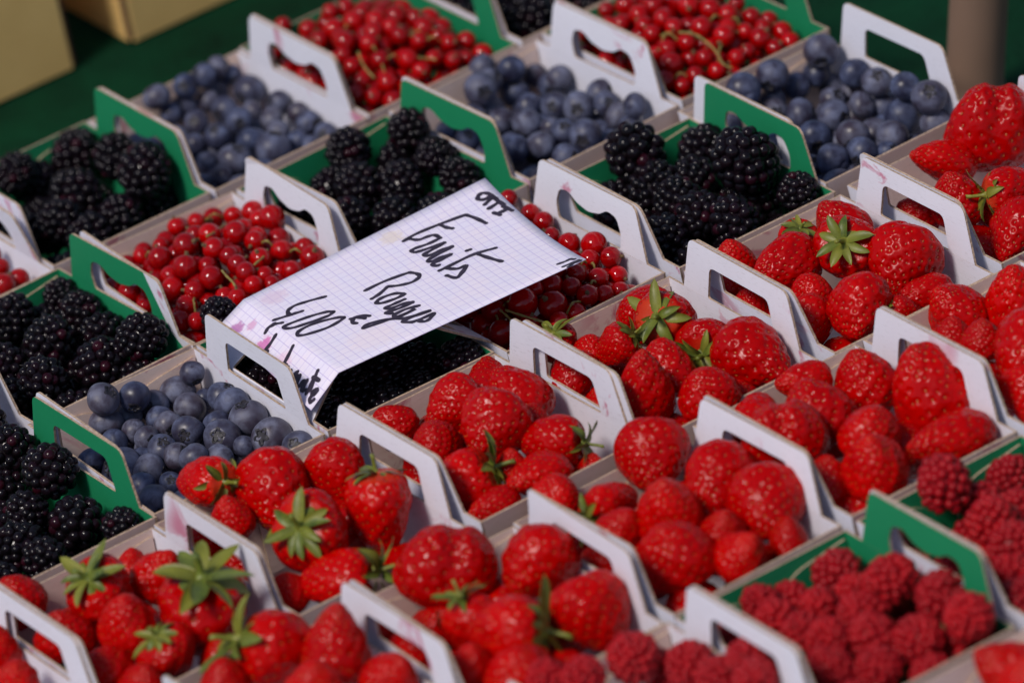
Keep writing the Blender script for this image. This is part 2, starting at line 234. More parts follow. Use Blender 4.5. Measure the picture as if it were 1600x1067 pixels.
        (338.8, -40.4, 63.2, 5.6, 2), (312.3, -30.7, 52.2, 5.8, 0), (340.3, -111.1, 53.1, 6.1, 2), (352.1, -37.8, 55.6, 4.9, 2),
        (323.5, -85.4, 55.5, 6.1, 2), (329.7, -101.5, 54.6, 5.6, 2), (366.3, -100.2, 55.5, 5.0, 2), (313.7, -21.4, 43.0, 6.1, 0),
        (334.0, -90.4, 58.5, 5.6, 2), (354.0, -98.6, 58.2, 5.4, 2), (373.4, -121.7, 45.8, 5.6, 2), (313.0, -70.1, 50.0, 6.0, 0),
        (311.8, -86.2, 48.7, 5.5, 0), (344.9, -91.5, 60.1, 5.2, 2), (352.6, -52.7, 60.2, 5.6, 2), (383.9, -109.3, 46.6, 5.2, 2),
        (316.2, -107.9, 47.9, 5.8, 0), (353.5, -115.2, 51.4, 5.0, 2), (326.6, -119.2, 47.3, 5.0, 0), (356.6, -107.3, 54.8, 5.2, 2),
        (321.4, -37.1, 50.2, 5.2, 2), (327.4, -75.0, 58.0, 5.8, 2), (322.0, -64.6, 55.3, 5.0, 2), (319.3, -53.9, 52.8, 5.0, 2),
    ]),
    '4_-2': ('c', 'green punnet at the top edge, left', [
        (453.8, 243.5, 70.3, 5.3, 1), (443.6, 217.5, 75.0, 5.8, 1), (441.2, 193.7, 77.0, 5.3, 1), (433.7, 187.3, 75.1, 5.3, 1),
        (426.5, 199.9, 75.0, 5.8, 1), (451.1, 192.0, 75.9, 5.3, 1), (430.8, 173.5, 71.0, 5.0, 1), (449.2, 180.9, 75.0, 4.8, 1),
        (455.9, 173.0, 72.0, 4.8, 1), (442.3, 164.1, 69.0, 5.3, 1), (443.5, 154.6, 65.0, 5.0, 1), (469.0, 174.9, 68.2, 4.5, 1),
        (470.0, 166.3, 66.8, 4.8, 1), (463.4, 153.5, 63.2, 4.8, 1), (424.4, 158.4, 65.0, 5.6, 1), (416.6, 170.9, 65.0, 4.8, 1),
        (408.8, 166.5, 62.0, 5.0, 1), (414.3, 158.2, 61.0, 4.8, 1), (418.9, 183.7, 69.0, 4.8, 1), (455.5, 159.6, 66.0, 4.5, 1),
        (471.6, 153.9, 60.8, 4.2, 1), (420.0, 193.0, 72.2, 4.5, 1), (433.7, 252.4, 63.0, 5.3, 1), (422.8, 260.0, 68.0, 4.5, 1),
        (423.7, 223.3, 70.0, 5.3, 1), (444.4, 244.0, 71.7, 4.8, 1), (429.6, 209.6, 73.0, 5.3, 1), (405.1, 205.0, 59.0, 5.8, 1),
        (404.5, 230.2, 59.0, 5.8, 1), (410.3, 253.3, 57.0, 4.5, 1), (418.2, 200.3, 67.8, 4.8, 1), (458.8, 213.9, 74.1, 5.0, 2),
        (443.8, 248.1, 63.5, 5.4, 2), (417.8, 246.9, 60.8, 5.2, 0), (410.4, 213.3, 64.9, 5.3, 0), (460.5, 233.8, 68.7, 6.2, 0),
        (477.7, 185.3, 66.0, 5.5, 0), (461.9, 203.6, 74.2, 5.7, 0), (470.9, 228.9, 67.0, 5.6, 2), (418.7, 234.5, 65.3, 5.1, 0),
        (482.3, 169.6, 61.2, 5.3, 0), (479.7, 201.0, 65.5, 6.1, 0), (479.9, 233.5, 62.0, 5.2, 2), (481.8, 154.1, 58.4, 5.6, 0),
        (432.7, 150.1, 61.8, 6.2, 0), (474.2, 218.6, 67.5, 5.9, 0), (449.8, 204.6, 76.7, 5.7, 0), (470.3, 199.3, 70.9, 5.2, 0),
        (465.2, 220.8, 71.0, 5.3, 2), (471.1, 238.8, 64.0, 5.2, 2), (466.5, 183.9, 71.3, 6.2, 0), (454.3, 227.0, 72.1, 5.1, 0),
        (433.4, 222.3, 73.0, 5.8, 0), (410.2, 185.1, 64.7, 5.4, 0), (414.2, 223.9, 65.8, 5.6, 0), (419.8, 148.5, 59.3, 5.4, 0),
        (429.4, 228.4, 63.2, 6.1, 2), (423.6, 178.5, 63.2, 5.3, 0), (409.0, 160.0, 52.8, 5.2, 0), (411.1, 197.3, 58.7, 5.5, 0),
        (429.7, 168.4, 62.2, 6.0, 0), (457.6, 193.9, 68.0, 5.9, 2), (471.5, 178.5, 61.0, 4.9, 2), (460.2, 165.4, 61.2, 5.4, 2),
        (418.7, 208.5, 62.8, 5.7, 0), (435.0, 181.5, 66.9, 5.3, 2), (449.9, 149.8, 54.9, 5.1, 0), (445.5, 173.3, 65.6, 5.7, 0),
        (411.2, 240.9, 53.5, 5.9, 2), (443.9, 209.6, 69.2, 5.3, 2), (442.9, 189.3, 69.0, 5.4, 0), (438.7, 201.3, 69.4, 5.3, 2),
        (410.4, 174.7, 56.3, 6.0, 0), (471.3, 147.4, 51.4, 5.2, 2), (481.7, 188.6, 56.5, 5.6, 2), (461.5, 149.5, 53.8, 5.0, 0),
        (411.1, 149.7, 50.7, 5.5, 0), (440.2, 149.3, 54.6, 5.7, 0), (427.9, 187.8, 66.2, 5.0, 0), (457.1, 181.6, 66.5, 6.0, 0),
        (414.6, 229.5, 57.6, 5.9, 2), (420.7, 165.9, 58.9, 5.4, 2), (473.6, 166.9, 57.6, 5.6, 2), (425.9, 155.0, 56.1, 5.1, 2),
        (410.1, 221.1, 56.7, 5.2, 0), (431.8, 150.5, 47.5, 5.1, 0), (430.9, 198.1, 60.6, 5.5, 2), (408.4, 202.5, 49.6, 5.5, 0),
        (481.4, 200.2, 49.8, 6.2, 2), (418.8, 217.2, 54.7, 5.1, 2), (439.4, 170.0, 57.0, 5.7, 0), (465.6, 191.8, 58.1, 5.2, 2),
        (420.8, 184.4, 55.8, 5.2, 2), (419.5, 193.4, 56.1, 5.0, 2), (443.3, 184.1, 61.0, 5.5, 2), (438.5, 215.2, 60.8, 6.1, 2),
        (462.6, 174.6, 56.2, 5.1, 2), (445.8, 160.3, 53.3, 6.1, 2), (409.4, 182.7, 49.5, 5.7, 0), (470.9, 160.1, 49.3, 5.9, 2),
        (409.3, 245.0, 44.4, 5.6, 0), (461.8, 161.8, 52.2, 5.3, 0), (409.3, 224.8, 48.5, 5.1, 0), (448.8, 197.0, 62.3, 5.8, 2),
        (434.7, 159.9, 52.5, 6.2, 2), (459.9, 204.3, 60.3, 5.3, 2), (409.9, 193.6, 50.6, 5.0, 0), (420.1, 151.5, 46.2, 5.2, 2),
        (411.0, 213.5, 50.8, 5.7, 2), (464.4, 147.8, 45.3, 5.2, 0), (453.3, 170.6, 56.9, 5.0, 2), (417.6, 161.9, 49.4, 5.2, 2),
    ]),
    '5_-1': ('c', 'green punnet at the top edge, right', [
        (564.9, 73.4, 77.0, 5.8, 1), (572.4, 64.7, 74.5, 5.8, 1), (557.5, 52.1, 74.0, 5.8, 1), (561.3, 38.2, 71.7, 5.8, 1),
        (576.6, 55.3, 72.5, 5.3, 1), (568.7, 44.9, 71.3, 4.8, 1), (588.7, 51.9, 67.0, 4.8, 1), (578.4, 30.4, 65.4, 5.8, 1),
        (558.5, 24.8, 64.3, 4.8, 1), (545.7, 25.3, 62.0, 4.8, 1), (545.0, 34.6, 67.0, 4.8, 1), (534.6, 29.2, 63.0, 4.8, 1),
        (526.2, 30.1, 60.0, 4.5, 1), (575.4, 39.5, 67.6, 4.5, 1), (595.9, 76.4, 64.0, 4.5, 1), (544.3, 48.0, 72.0, 4.8, 1),
        (567.0, 27.0, 63.7, 4.5, 1), (547.0, 128.1, 65.0, 4.5, 1), (555.5, 121.6, 66.0, 5.8, 1), (546.6, 94.8, 73.0, 5.3, 1),
        (539.1, 101.4, 69.0, 4.8, 1), (540.7, 82.4, 73.0, 4.8, 1), (548.4, 74.5, 76.0, 5.3, 1), (547.2, 63.1, 75.0, 4.8, 1),
        (530.8, 44.7, 66.1, 6.4, 1), (532.3, 60.5, 66.7, 4.5, 1), (535.1, 53.3, 70.6, 4.8, 1), (537.7, 70.2, 73.0, 4.8, 1),
        (521.8, 39.1, 61.6, 5.8, 1), (519.5, 126.1, 56.0, 4.5, 1), (518.1, 110.6, 57.0, 4.8, 1), (518.9, 90.1, 58.0, 5.6, 1),
        (517.5, 76.0, 58.0, 4.5, 1), (527.0, 77.3, 67.1, 5.8, 0), (595.3, 35.0, 60.4, 5.5, 0), (567.6, 85.2, 75.4, 6.2, 0),
        (581.2, 79.3, 72.1, 5.4, 2), (567.6, 119.8, 63.8, 6.2, 2), (592.3, 89.9, 65.4, 4.9, 2), (531.4, 123.8, 59.2, 6.1, 0),
        (524.1, 101.8, 62.8, 5.6, 0), (528.1, 89.1, 66.9, 5.6, 0), (566.9, 95.9, 73.4, 5.0, 2), (581.8, 23.2, 60.5, 4.9, 0),
        (535.4, 110.0, 65.4, 5.7, 0), (596.5, 48.7, 62.0, 5.2, 0), (523.4, 64.9, 64.6, 5.5, 0), (586.6, 39.3, 65.1, 5.0, 0),
        (556.4, 94.5, 74.2, 5.5, 0), (522.4, 52.7, 63.0, 5.8, 0), (592.6, 25.1, 58.8, 5.3, 0), (527.8, 114.2, 61.6, 5.1, 0),
        (561.7, 105.5, 70.7, 5.2, 2), (522.8, 25.9, 51.0, 5.3, 0), (557.6, 86.2, 68.7, 6.1, 2), (553.0, 35.2, 61.2, 5.7, 0),
        (552.4, 112.0, 60.6, 5.5, 2), (540.4, 86.8, 65.5, 5.1, 2), (530.9, 39.0, 57.5, 5.5, 2), (563.1, 109.8, 61.7, 5.7, 2),
        (547.1, 57.6, 67.1, 5.2, 2), (587.2, 75.7, 62.1, 5.1, 2), (567.5, 21.5, 53.9, 6.0, 0), (543.5, 45.6, 63.5, 5.4, 0),
        (579.2, 47.7, 62.7, 5.2, 2), (537.1, 77.1, 65.1, 6.2, 0), (533.2, 100.1, 60.2, 5.1, 2), (558.9, 66.6, 69.5, 5.4, 0),
        (581.5, 62.3, 64.3, 6.1, 2), (521.7, 60.4, 55.9, 5.6, 0), (534.1, 25.6, 53.9, 5.3, 0), (521.2, 46.0, 54.2, 5.0, 0),
        (584.8, 22.3, 52.3, 5.0, 0), (567.5, 54.0, 67.0, 4.9, 2), (556.5, 45.0, 65.1, 5.0, 0), (592.6, 82.0, 58.7, 5.0, 2),
        (521.9, 117.7, 51.3, 5.9, 0), (549.6, 102.3, 64.0, 5.7, 2), (595.5, 67.4, 56.9, 5.4, 2), (553.6, 24.7, 56.0, 6.0, 0),
        (576.7, 70.8, 66.7, 5.0, 2), (569.6, 78.1, 68.5, 5.1, 2), (572.8, 87.2, 66.8, 5.4, 2), (541.0, 65.9, 66.4, 5.0, 2),
        (567.7, 39.7, 62.7, 5.0, 0), (524.8, 82.6, 58.2, 5.1, 0), (530.0, 49.3, 52.2, 5.0, 2), (525.9, 106.9, 48.2, 5.1, 2),
        (542.3, 27.2, 48.9, 5.6, 0), (551.7, 69.3, 61.9, 5.9, 2), (577.6, 33.1, 51.1, 5.4, 0), (591.1, 27.5, 45.5, 6.0, 0),
        (562.8, 34.5, 53.7, 5.0, 2), (580.6, 42.0, 53.5, 5.8, 2), (559.5, 56.6, 60.9, 5.3, 2), (528.6, 125.8, 43.3, 5.1, 2),
        (542.3, 38.1, 53.5, 5.6, 2), (573.7, 92.8, 58.3, 5.0, 2), (569.2, 48.1, 58.0, 5.0, 2), (541.5, 122.9, 46.7, 4.9, 2),
        (551.5, 50.9, 59.2, 5.3, 2), (551.8, 90.8, 60.2, 5.5, 2), (543.0, 106.4, 54.2, 5.7, 2), (526.9, 21.4, 43.4, 5.3, 0),
        (528.4, 35.2, 48.3, 5.4, 2), (523.5, 72.6, 50.4, 5.6, 0),
    ]),
    '1_-2': ('c', 'punnet cut by the left edge', [
        (175.3, 145.1, 61.0, 5.8, 1), (183.0, 161.2, 62.0, 4.5, 1), (185.5, 148.1, 58.6, 5.3, 0), (185.3, 175.7, 63.0, 5.4, 2),
        (185.4, 143.7, 50.3, 5.3, 0), (174.9, 140.2, 51.6, 5.4, 2), (180.8, 155.1, 54.9, 5.4, 2), (175.1, 150.2, 48.2, 5.2, 2),
        (183.9, 151.9, 45.6, 4.9, 2),
    ]),
    '0_0': ('k', 'punnet at the lower left edge', [
        (85.5, -56.1, 70.0, 13.8, 1), (64.8, -65.3, 60.0, 10.7, 1), (80.0, -84.6, 54.0, 13.8, 1), (88.7, -115.0, 60.0, 9.7, 1),
        (46.2, -84.6, 56.1, 12.6, 1), (49.7, -105.1, 55.9, 11.3, 1), (74.1, -23.4, 50.0, 11.8, 1), (85.0, -17.0, 68.0, 11.8, 1),
        (26.7, -102.0, 51.2, 11.7, 0), (62.2, -44.8, 42.4, 12.5, 0), (82.9, -59.5, 37.6, 10.7, 0), (34.0, -110.5, 34.3, 11.8, 0),
        (55.9, -108.1, 36.7, 11.8, 0), (81.4, -105.1, 33.6, 10.6, 0), (61.2, -89.6, 42.1, 10.8, 0), (79.5, -76.5, 23.3, 11.0, 0),
        (81.7, -44.8, 21.3, 13.1, 0), (44.0, -84.8, 27.6, 11.3, 0), (24.4, -109.8, 17.2, 10.8, 0), (66.2, -63.5, 28.1, 11.1, 0),
        (20.6, -90.2, 20.1, 11.1, 0),
    ]),
    '1_-1': ('k', 'punnet at the left edge', [
        (190.7, 114.0, 58.0, 9.7, 1), (158.3, 108.0, 62.4, 11.3, 1), (159.9, 73.0, 60.0, 13.8, 1), (188.1, 88.9, 58.0, 11.9, 1),
        (188.1, 66.8, 54.0, 11.6, 1), (188.2, 25.9, 67.0, 12.6, 1), (168.7, 37.1, 56.0, 14.2, 1), (136.2, 40.4, 60.0, 13.2, 1),
        (156.4, 119.2, 46.6, 11.3, 1), (133.3, 74.4, 57.0, 11.3, 1), (125.4, 55.7, 49.0, 11.8, 1), (181.1, 17.8, 47.8, 11.8, 0),
        (138.4, 18.7, 50.0, 10.7, 0), (173.9, 110.3, 49.0, 11.6, 0), (161.1, 95.6, 40.2, 12.3, 0), (151.7, 29.1, 39.4, 12.4, 0),
        (181.3, 89.0, 37.3, 12.1, 0), (147.9, 49.3, 44.0, 11.1, 0), (169.6, 62.6, 43.4, 11.2, 0), (122.1, 19.4, 31.5, 11.1, 0),
        (122.9, 40.0, 35.9, 10.6, 0), (172.6, 21.5, 19.4, 12.9, 0), (159.4, 45.9, 27.9, 11.7, 0), (137.6, 55.5, 27.3, 11.9, 0),
        (136.4, 29.4, 22.1, 11.0, 0),
    ]),
    '2_-2': ('k', 'punnet nearest the kraft boxes', [
        (278.9, 245.4, 58.0, 13.5, 1), (281.8, 206.0, 68.0, 11.6, 1), (278.7, 168.0, 73.6, 14.5, 1), (252.7, 199.2, 61.0, 13.2, 1),
        (283.3, 176.2, 51.4, 13.5, 1), (253.6, 249.4, 50.3, 11.9, 1), (258.1, 165.3, 56.0, 12.6, 1), (232.4, 184.3, 58.0, 12.6, 1),
        (240.4, 243.3, 63.7, 11.0, 1), (235.7, 161.8, 54.0, 12.6, 1), (217.7, 227.3, 51.2, 12.8, 0), (215.4, 151.9, 47.0, 11.0, 0),
        (216.7, 199.6, 53.6, 10.7, 0), (241.6, 225.4, 41.3, 12.0, 0), (271.1, 224.2, 38.0, 12.6, 0), (246.6, 150.5, 34.8, 11.2, 0),
        (217.0, 170.2, 35.9, 12.9, 0), (268.6, 164.2, 37.4, 12.1, 0), (253.7, 181.8, 43.9, 11.0, 0), (234.4, 205.7, 43.8, 12.3, 0),
        (215.2, 209.1, 36.9, 11.0, 0), (239.8, 174.6, 26.9, 12.9, 0), (217.9, 187.4, 22.7, 11.7, 0), (221.4, 154.5, 18.0, 13.3, 0),
    ]),
    '3_-1': ('k', 'punnet behind the price card', [
        (395.2, 90.6, 72.4, 11.0, 1), (392.2, 98.6, 52.6, 13.8, 1), (368.5, 111.0, 65.0, 12.3, 1), (355.2, 82.2, 59.0, 13.2, 1),
        (368.5, 61.7, 60.0, 12.3, 1), (392.6, 41.0, 60.0, 11.0, 1), (334.0, 60.7, 57.0, 11.9, 1), (393.1, 63.9, 66.0, 11.0, 1),
        (329.2, 106.2, 48.0, 12.3, 1), (348.9, 37.8, 57.0, 12.3, 1), (368.2, 26.9, 54.3, 13.4, 0), (349.5, 104.6, 51.9, 11.3, 0),
        (334.4, 16.1, 48.7, 11.0, 0), (377.2, 71.9, 41.7, 11.2, 0), (343.4, 88.3, 40.8, 11.5, 0), (330.2, 70.9, 39.3, 10.7, 0),
        (327.6, 34.2, 36.0, 11.3, 0), (349.4, 16.3, 34.9, 11.1, 0), (388.1, 33.2, 35.2, 10.7, 0), (374.7, 15.4, 33.6, 11.1, 0),
        (351.2, 54.0, 44.8, 11.4, 0), (336.8, 102.1, 19.9, 12.6, 0), (384.8, 80.1, 22.5, 11.6, 0), (370.7, 36.8, 25.4, 11.7, 0),
        (354.7, 72.3, 29.2, 12.1, 0), (327.6, 21.9, 17.7, 12.3, 0), (325.3, 58.6, 21.7, 11.0, 0), (328.5, 79.1, 22.3, 10.9, 0),
    ]),
    '4_0': ('k', 'punnet right of the price card', [
        (458.0, -25.8, 68.9, 15.4, 1), (451.5, -47.9, 59.0, 13.2, 1), (483.7, -89.3, 74.6, 16.7, 1), (490.8, -38.0, 60.1, 13.2, 1),
        (473.6, -52.4, 55.2, 13.2, 1), (488.7, -85.4, 48.4, 14.5, 1), (490.5, -122.8, 65.0, 10.7, 1), (449.1, -92.3, 59.2, 13.5, 1),
        (455.4, -113.7, 61.3, 12.6, 1), (451.5, -70.1, 58.9, 12.6, 1), (426.4, -93.6, 56.3, 12.6, 1), (423.6, -50.9, 52.0, 12.3, 1),
        (426.2, -118.3, 48.2, 11.9, 0), (439.0, -29.7, 50.5, 11.6, 0), (459.5, -103.8, 40.9, 12.9, 0), (437.6, -63.0, 42.7, 11.5, 0),
        (483.1, -110.9, 34.2, 13.3, 0), (425.4, -37.4, 34.4, 11.1, 0), (432.8, -102.3, 38.6, 10.9, 0), (465.3, -81.3, 44.1, 13.4, 0),
        (443.3, -119.7, 34.7, 11.7, 0), (482.8, -63.4, 38.4, 11.3, 0), (424.5, -88.3, 22.1, 13.0, 0), (480.9, -90.3, 23.0, 11.2, 0),
        (445.1, -48.1, 25.9, 10.8, 0), (423.0, -54.8, 20.9, 10.7, 0), (449.2, -86.4, 28.8, 12.1, 0), (431.3, -119.3, 17.7, 11.5, 0),
        (423.2, -29.1, 16.1, 11.1, 0),
    ]),
    '2_0': ('k', 'punnet under the price card', [
        (234.8, -92.1, 58.1, 12.6, 1), (256.1, -90.6, 54.1, 12.6, 1), (216.9, -103.6, 54.4, 12.3, 1), (278.0, -91.2, 51.4, 12.6, 1),
        (287.0, -116.2, 60.0, 11.6, 1), (242.8, -112.4, 51.0, 11.6, 1), (218.0, -4.1, 77.0, 9.7, 1), (218.0, -17.8, 55.0, 12.6, 1),
        (217.9, -41.8, 51.0, 12.3, 1), (263.8, -112.0, 50.0, 11.0, 1), (273.9, -36.5, 53.3, 12.9, 0), (241.4, -51.3, 59.3, 11.5, 0),
        (245.8, -22.4, 51.6, 11.2, 0), (253.8, -70.4, 60.8, 11.4, 0), (280.5, -66.5, 53.8, 12.1, 0), (231.9, -70.2, 58.2, 12.4, 0),
        (261.4, -51.8, 59.1, 11.0, 0), (224.4, -107.3, 33.9, 12.2, 0), (237.3, -42.2, 41.4, 11.9, 0), (228.7, -22.7, 34.2, 11.1, 0),
        (222.4, -74.0, 38.9, 12.9, 0), (266.5, -75.7, 27.3, 11.1, 0), (244.6, -100.3, 23.8, 13.0, 0), (242.9, -76.0, 28.8, 12.2, 0),
        (225.9, -46.3, 23.5, 10.6, 0), (218.4, -24.1, 16.5, 10.7, 0),
    ]),
    '5_-2': ('k', 'punnet cut by the top edge', [
        (520.2, 189.4, 56.2, 14.2, 1), (512.3, 209.2, 46.3, 13.2, 1), (523.0, 166.2, 59.6, 13.2, 1), (516.7, 231.5, 45.9, 13.2, 1),
        (553.1, 173.5, 56.6, 11.1, 0), (560.5, 156.8, 50.1, 11.3, 0), (563.0, 185.1, 41.6, 12.2, 0), (531.0, 157.6, 35.0, 12.0, 0),
        (542.8, 189.9, 44.6, 12.0, 0), (514.6, 180.9, 36.6, 11.1, 0), (542.3, 175.0, 26.1, 12.1, 0), (516.2, 168.7, 19.5, 11.3, 0),
        (532.0, 200.8, 28.4, 12.3, 0), (555.0, 157.1, 19.5, 11.2, 0),
    ]),
    '0_-1': ('k', 'green punnet cut off by the left edge', [
        (87.6, 15.6, 69.0, 12.6, 1),
    ]),
    '2_3': ('r', 'green punnet at the bottom right', [
        (291.9, -420.2, 56.0, 12.6, 1), (293.2, -462.4, 69.5, 12.3, 1), (300.1, -490.0, 69.0, 11.9, 1), (301.2, -454.9, 53.2, 10.4, 1),
        (286.1, -441.9, 57.0, 10.4, 1), (266.3, -415.6, 50.6, 11.3, 1), (264.1, -444.0, 60.6, 10.4, 1), (273.7, -465.5, 61.9, 11.3, 1),
        (265.0, -484.1, 61.3, 11.8, 1), (277.3, -501.9, 61.1, 12.6, 1), (299.2, -510.5, 55.6, 12.3, 1), (293.5, -520.4, 73.4, 11.9, 1),
        (248.6, -471.8, 62.6, 11.0, 1), (247.9, -453.2, 59.5, 10.4, 1), (246.5, -434.6, 59.7, 10.4, 1), (237.4, -488.1, 59.7, 11.3, 1),
        (253.0, -502.6, 58.0, 11.3, 1), (250.7, -417.6, 59.7, 9.4, 1), (270.4, -520.4, 52.7, 11.3, 1), (229.3, -443.0, 55.1, 10.6, 0),
        (231.5, -423.3, 52.3, 11.2, 0), (232.5, -507.2, 53.7, 10.4, 0), (250.5, -425.8, 41.3, 10.8, 0), (285.8, -501.0, 41.5, 10.0, 0),
        (231.9, -462.1, 43.1, 11.1, 0), (287.5, -470.4, 44.1, 9.8, 0), (277.3, -428.6, 41.5, 10.3, 0), (274.3, -453.7, 46.8, 10.0, 0),
    ]),
    '3_3': ('r', 'punnet cut by the right edge', [
        (358.9, -416.3, 70.1, 13.2, 1), (394.6, -416.1, 56.0, 11.3, 1), (373.7, -422.1, 54.9, 11.3, 1), (358.8, -450.5, 63.4, 12.3, 1),
        (377.7, -444.1, 57.3, 11.6, 1), (354.6, -471.8, 60.5, 12.3, 1), (340.1, -487.4, 56.7, 12.3, 1), (330.0, -506.2, 57.0, 11.9, 1),
        (333.2, -413.5, 52.8, 10.4, 1), (332.3, -431.6, 54.2, 10.1, 1), (330.4, -456.3, 53.0, 10.1, 1), (358.6, -432.7, 44.0, 12.1, 0),
        (347.8, -458.6, 46.3, 11.0, 0),
    ]),
    '1_3': ('r', 'white punnet at the bottom edge', [
        (179.0, -419.4, 67.1, 12.6, 1), (152.1, -419.5, 70.6, 10.4, 1), (141.5, -404.6, 67.4, 10.4, 1), (194.9, -419.8, 50.9, 11.9, 1),
        (196.5, -438.2, 62.0, 12.3, 1), (197.9, -458.7, 63.2, 11.0, 1), (198.7, -488.4, 73.8, 11.0, 1), (206.5, -471.4, 74.0, 10.4, 1),
    ]),
    '4_1': ('s', 'white punnet below the right blackberries', [
        (467.1, -199.9, 70.0, 16.4, 0.55, 0.5, -0.67, 1.0, 1, '', 1), (436.7, -187.6, 71.0, 14.8, -1.0, 0.05, 0.09, 1.24, 0, '', 1), (458.4, -166.2, 67.0, 9.3, -0.02, 0.44, -0.9, 0.85, 1, '', 1), (476.9, -229.1, 67.9, 17.3, -0.78, -0.53, -0.34, 0.9, 0, '', 1),
        (433.4, -251.0, 69.5, 15.7, -0.58, -0.74, -0.35, 0.96, 0, '', 1), (429.4, -216.5, 69.0, 9.6, -0.26, 0.09, 0.96, 0.85, 0, '', 1), (417.5, -230.9, 61.7, 12.1, -0.68, -0.57, -0.47, 1.08, 0, '', 1), (470.5, -254.3, 61.8, 11.8, -0.96, 0.2, 0.19, 1.3, 0, '', 1),
        (452.6, -259.9, 62.0, 8.6, 0.76, -0.32, -0.56, 1.2, 1, '', 1), (415.4, -161.5, 55.9, 10.2, -0.65, 0.17, 0.74, 1.0, 0, '', 1), (416.2, -180.0, 52.3, 10.2, 0.01, -0.03, 1.0, 0.86, 0, '', 1), (428.6, -150.1, 62.9, 10.2, 0.01, -0.03, 1.0, 0.85, 0, '', 1),
        (481.9, -170.3, 64.2, 14.1, -0.3, 0.48, 0.82, 1.0, 0, '', 0), (444.9, -164.7, 45.7, 14.9, -0.17, 0.61, 0.77, 1.0, 0, '', 0), (427.8, -204.9, 49.3, 14.1, 0.38, -0.63, 0.67, 1.0, 0, '', 0), (425.7, -248.0, 42.4, 14.4, 0.85, -0.42, 0.3, 1.0, 1, '', 0),
        (451.7, -238.2, 49.3, 14.7, -0.88, -0.44, 0.15, 1.0, 0, '', 0),
    ]),
    '3_1': ('s', 'white punnet right of the centre', [
        (364.9, -185.8, 70.9, 15.4, 0.6, 0.52, -0.61, 1.13, 1, '', 1), (333.1, -187.7, 72.3, 10.1, -0.77, 0.45, -0.46, 1.0, 1, '', 1), (318.4, -232.5, 72.1, 15.7, 0.03, -0.15, 0.99, 1.17, 0, '', 1), (340.6, -218.3, 67.9, 13.5, 0.09, 0.12, 0.99, 0.87, 0, '', 1),
        (370.5, -212.0, 65.2, 14.2, 0.77, 0.63, -0.12, 0.96, 1, '', 1), (376.7, -240.1, 64.3, 17.6, 0.17, -0.96, -0.2, 1.0, 0, '', 1), (338.2, -256.6, 69.9, 13.1, -0.19, -0.12, 0.97, 0.85, 0, '', 1), (354.2, -252.8, 51.7, 13.8, 0.08, -0.39, 0.92, 0.85, 0, '', 1),
        (310.4, -180.9, 62.0, 12.1, -0.77, -0.42, -0.48, 1.08, 0, '', 1), (327.9, -171.8, 64.6, 9.6, 0.19, -0.04, 0.98, 0.91, 0, '', 1), (321.5, -151.9, 65.0, 9.6, 0.26, 0.12, -0.96, 0.85, 1, '', 1), (311.0, -201.4, 55.0, 9.6, 0.14, -0.11, 0.98, 0.97, 0, '', 1),
        (367.1, -159.3, 64.1, 14.1, -0.78, -0.44, 0.43, 1.0, 0, '', 0), (344.1, -159.7, 45.2, 14.3, -0.36, 0.91, 0.22, 1.0, 0, '', 0), (320.1, -241.3, 43.2, 15.1, -0.87, 0.19, 0.46, 1.0, 1, '', 0),
    ]),
    '2_1': ('s', 'white punnet below the price card', [
        (250.1, -169.1, 71.0, 13.7, -0.99, -0.01, -0.16, 1.0, 0, '', 1), (246.2, -210.3, 77.2, 16.0, -0.86, -0.44, -0.26, 0.93, 0, '', 1), (226.8, -147.2, 63.0, 10.7, -0.62, 0.34, 0.71, 1.0, 0, '', 1), (224.9, -189.7, 70.0, 11.6, -0.16, -0.04, 0.99, 0.85, 0, '', 1),
        (264.2, -231.3, 67.8, 14.0, -0.6, 0.8, 0.04, 1.28, 1, '', 1), (267.2, -209.0, 69.8, 8.3, 0.23, 0.03, 0.97, 0.85, 0, '', 1), (217.6, -223.3, 63.3, 15.6, -0.77, 0.49, -0.41, 1.0, 1, '', 1), (244.1, -248.5, 65.5, 13.5, -0.99, -0.03, 0.13, 1.3, 0, '', 1),
        (217.1, -248.1, 59.7, 11.5, -0.99, -0.03, 0.13, 1.3, 0, '', 1), (271.6, -249.8, 55.0, 8.3, 0.23, 0.03, 0.97, 0.85, 0, '', 1), (240.0, -229.5, 65.7, 7.7, 0.23, 0.03, 0.97, 0.88, 0, '', 1), (274.4, -187.3, 69.5, 15.7, -0.21, 0.63, 0.74, 1.0, 0, '', 0),
        (276.0, -159.2, 64.2, 14.2, 0.45, 0.74, 0.49, 1.0, 0, '', 0), (242.8, -156.5, 46.2, 16.4, -0.49, -0.76, 0.42, 1.0, 0, '', 0), (275.7, -208.7, 48.2, 14.3, 0.15, 0.61, 0.78, 1.0, 0, '', 0), (248.0, -190.8, 54.2, 14.4, 0.67, -0.6, 0.44, 1.0, 0, '', 0),
        (224.3, -178.8, 48.3, 14.3, -0.16, 0.53, 0.83, 1.0, 0, '', 0),
    ]),
    '1_1': ('s', 'white punnet below the left blueberries', [
        (126.8, -136.2, 75.0, 13.8, -0.21, 0.95, -0.25, 1.26, 1, '', 1), (148.0, -163.7, 68.4, 19.0, -0.58, -0.77, -0.27, 0.95, 0, '', 1), (137.3, -216.1, 70.8, 18.4, 0.55, 0.43, -0.72, 1.0, 1, '', 1), (178.5, -174.5, 70.0, 15.1, -0.12, -0.82, -0.55, 0.96, 0, '', 1),
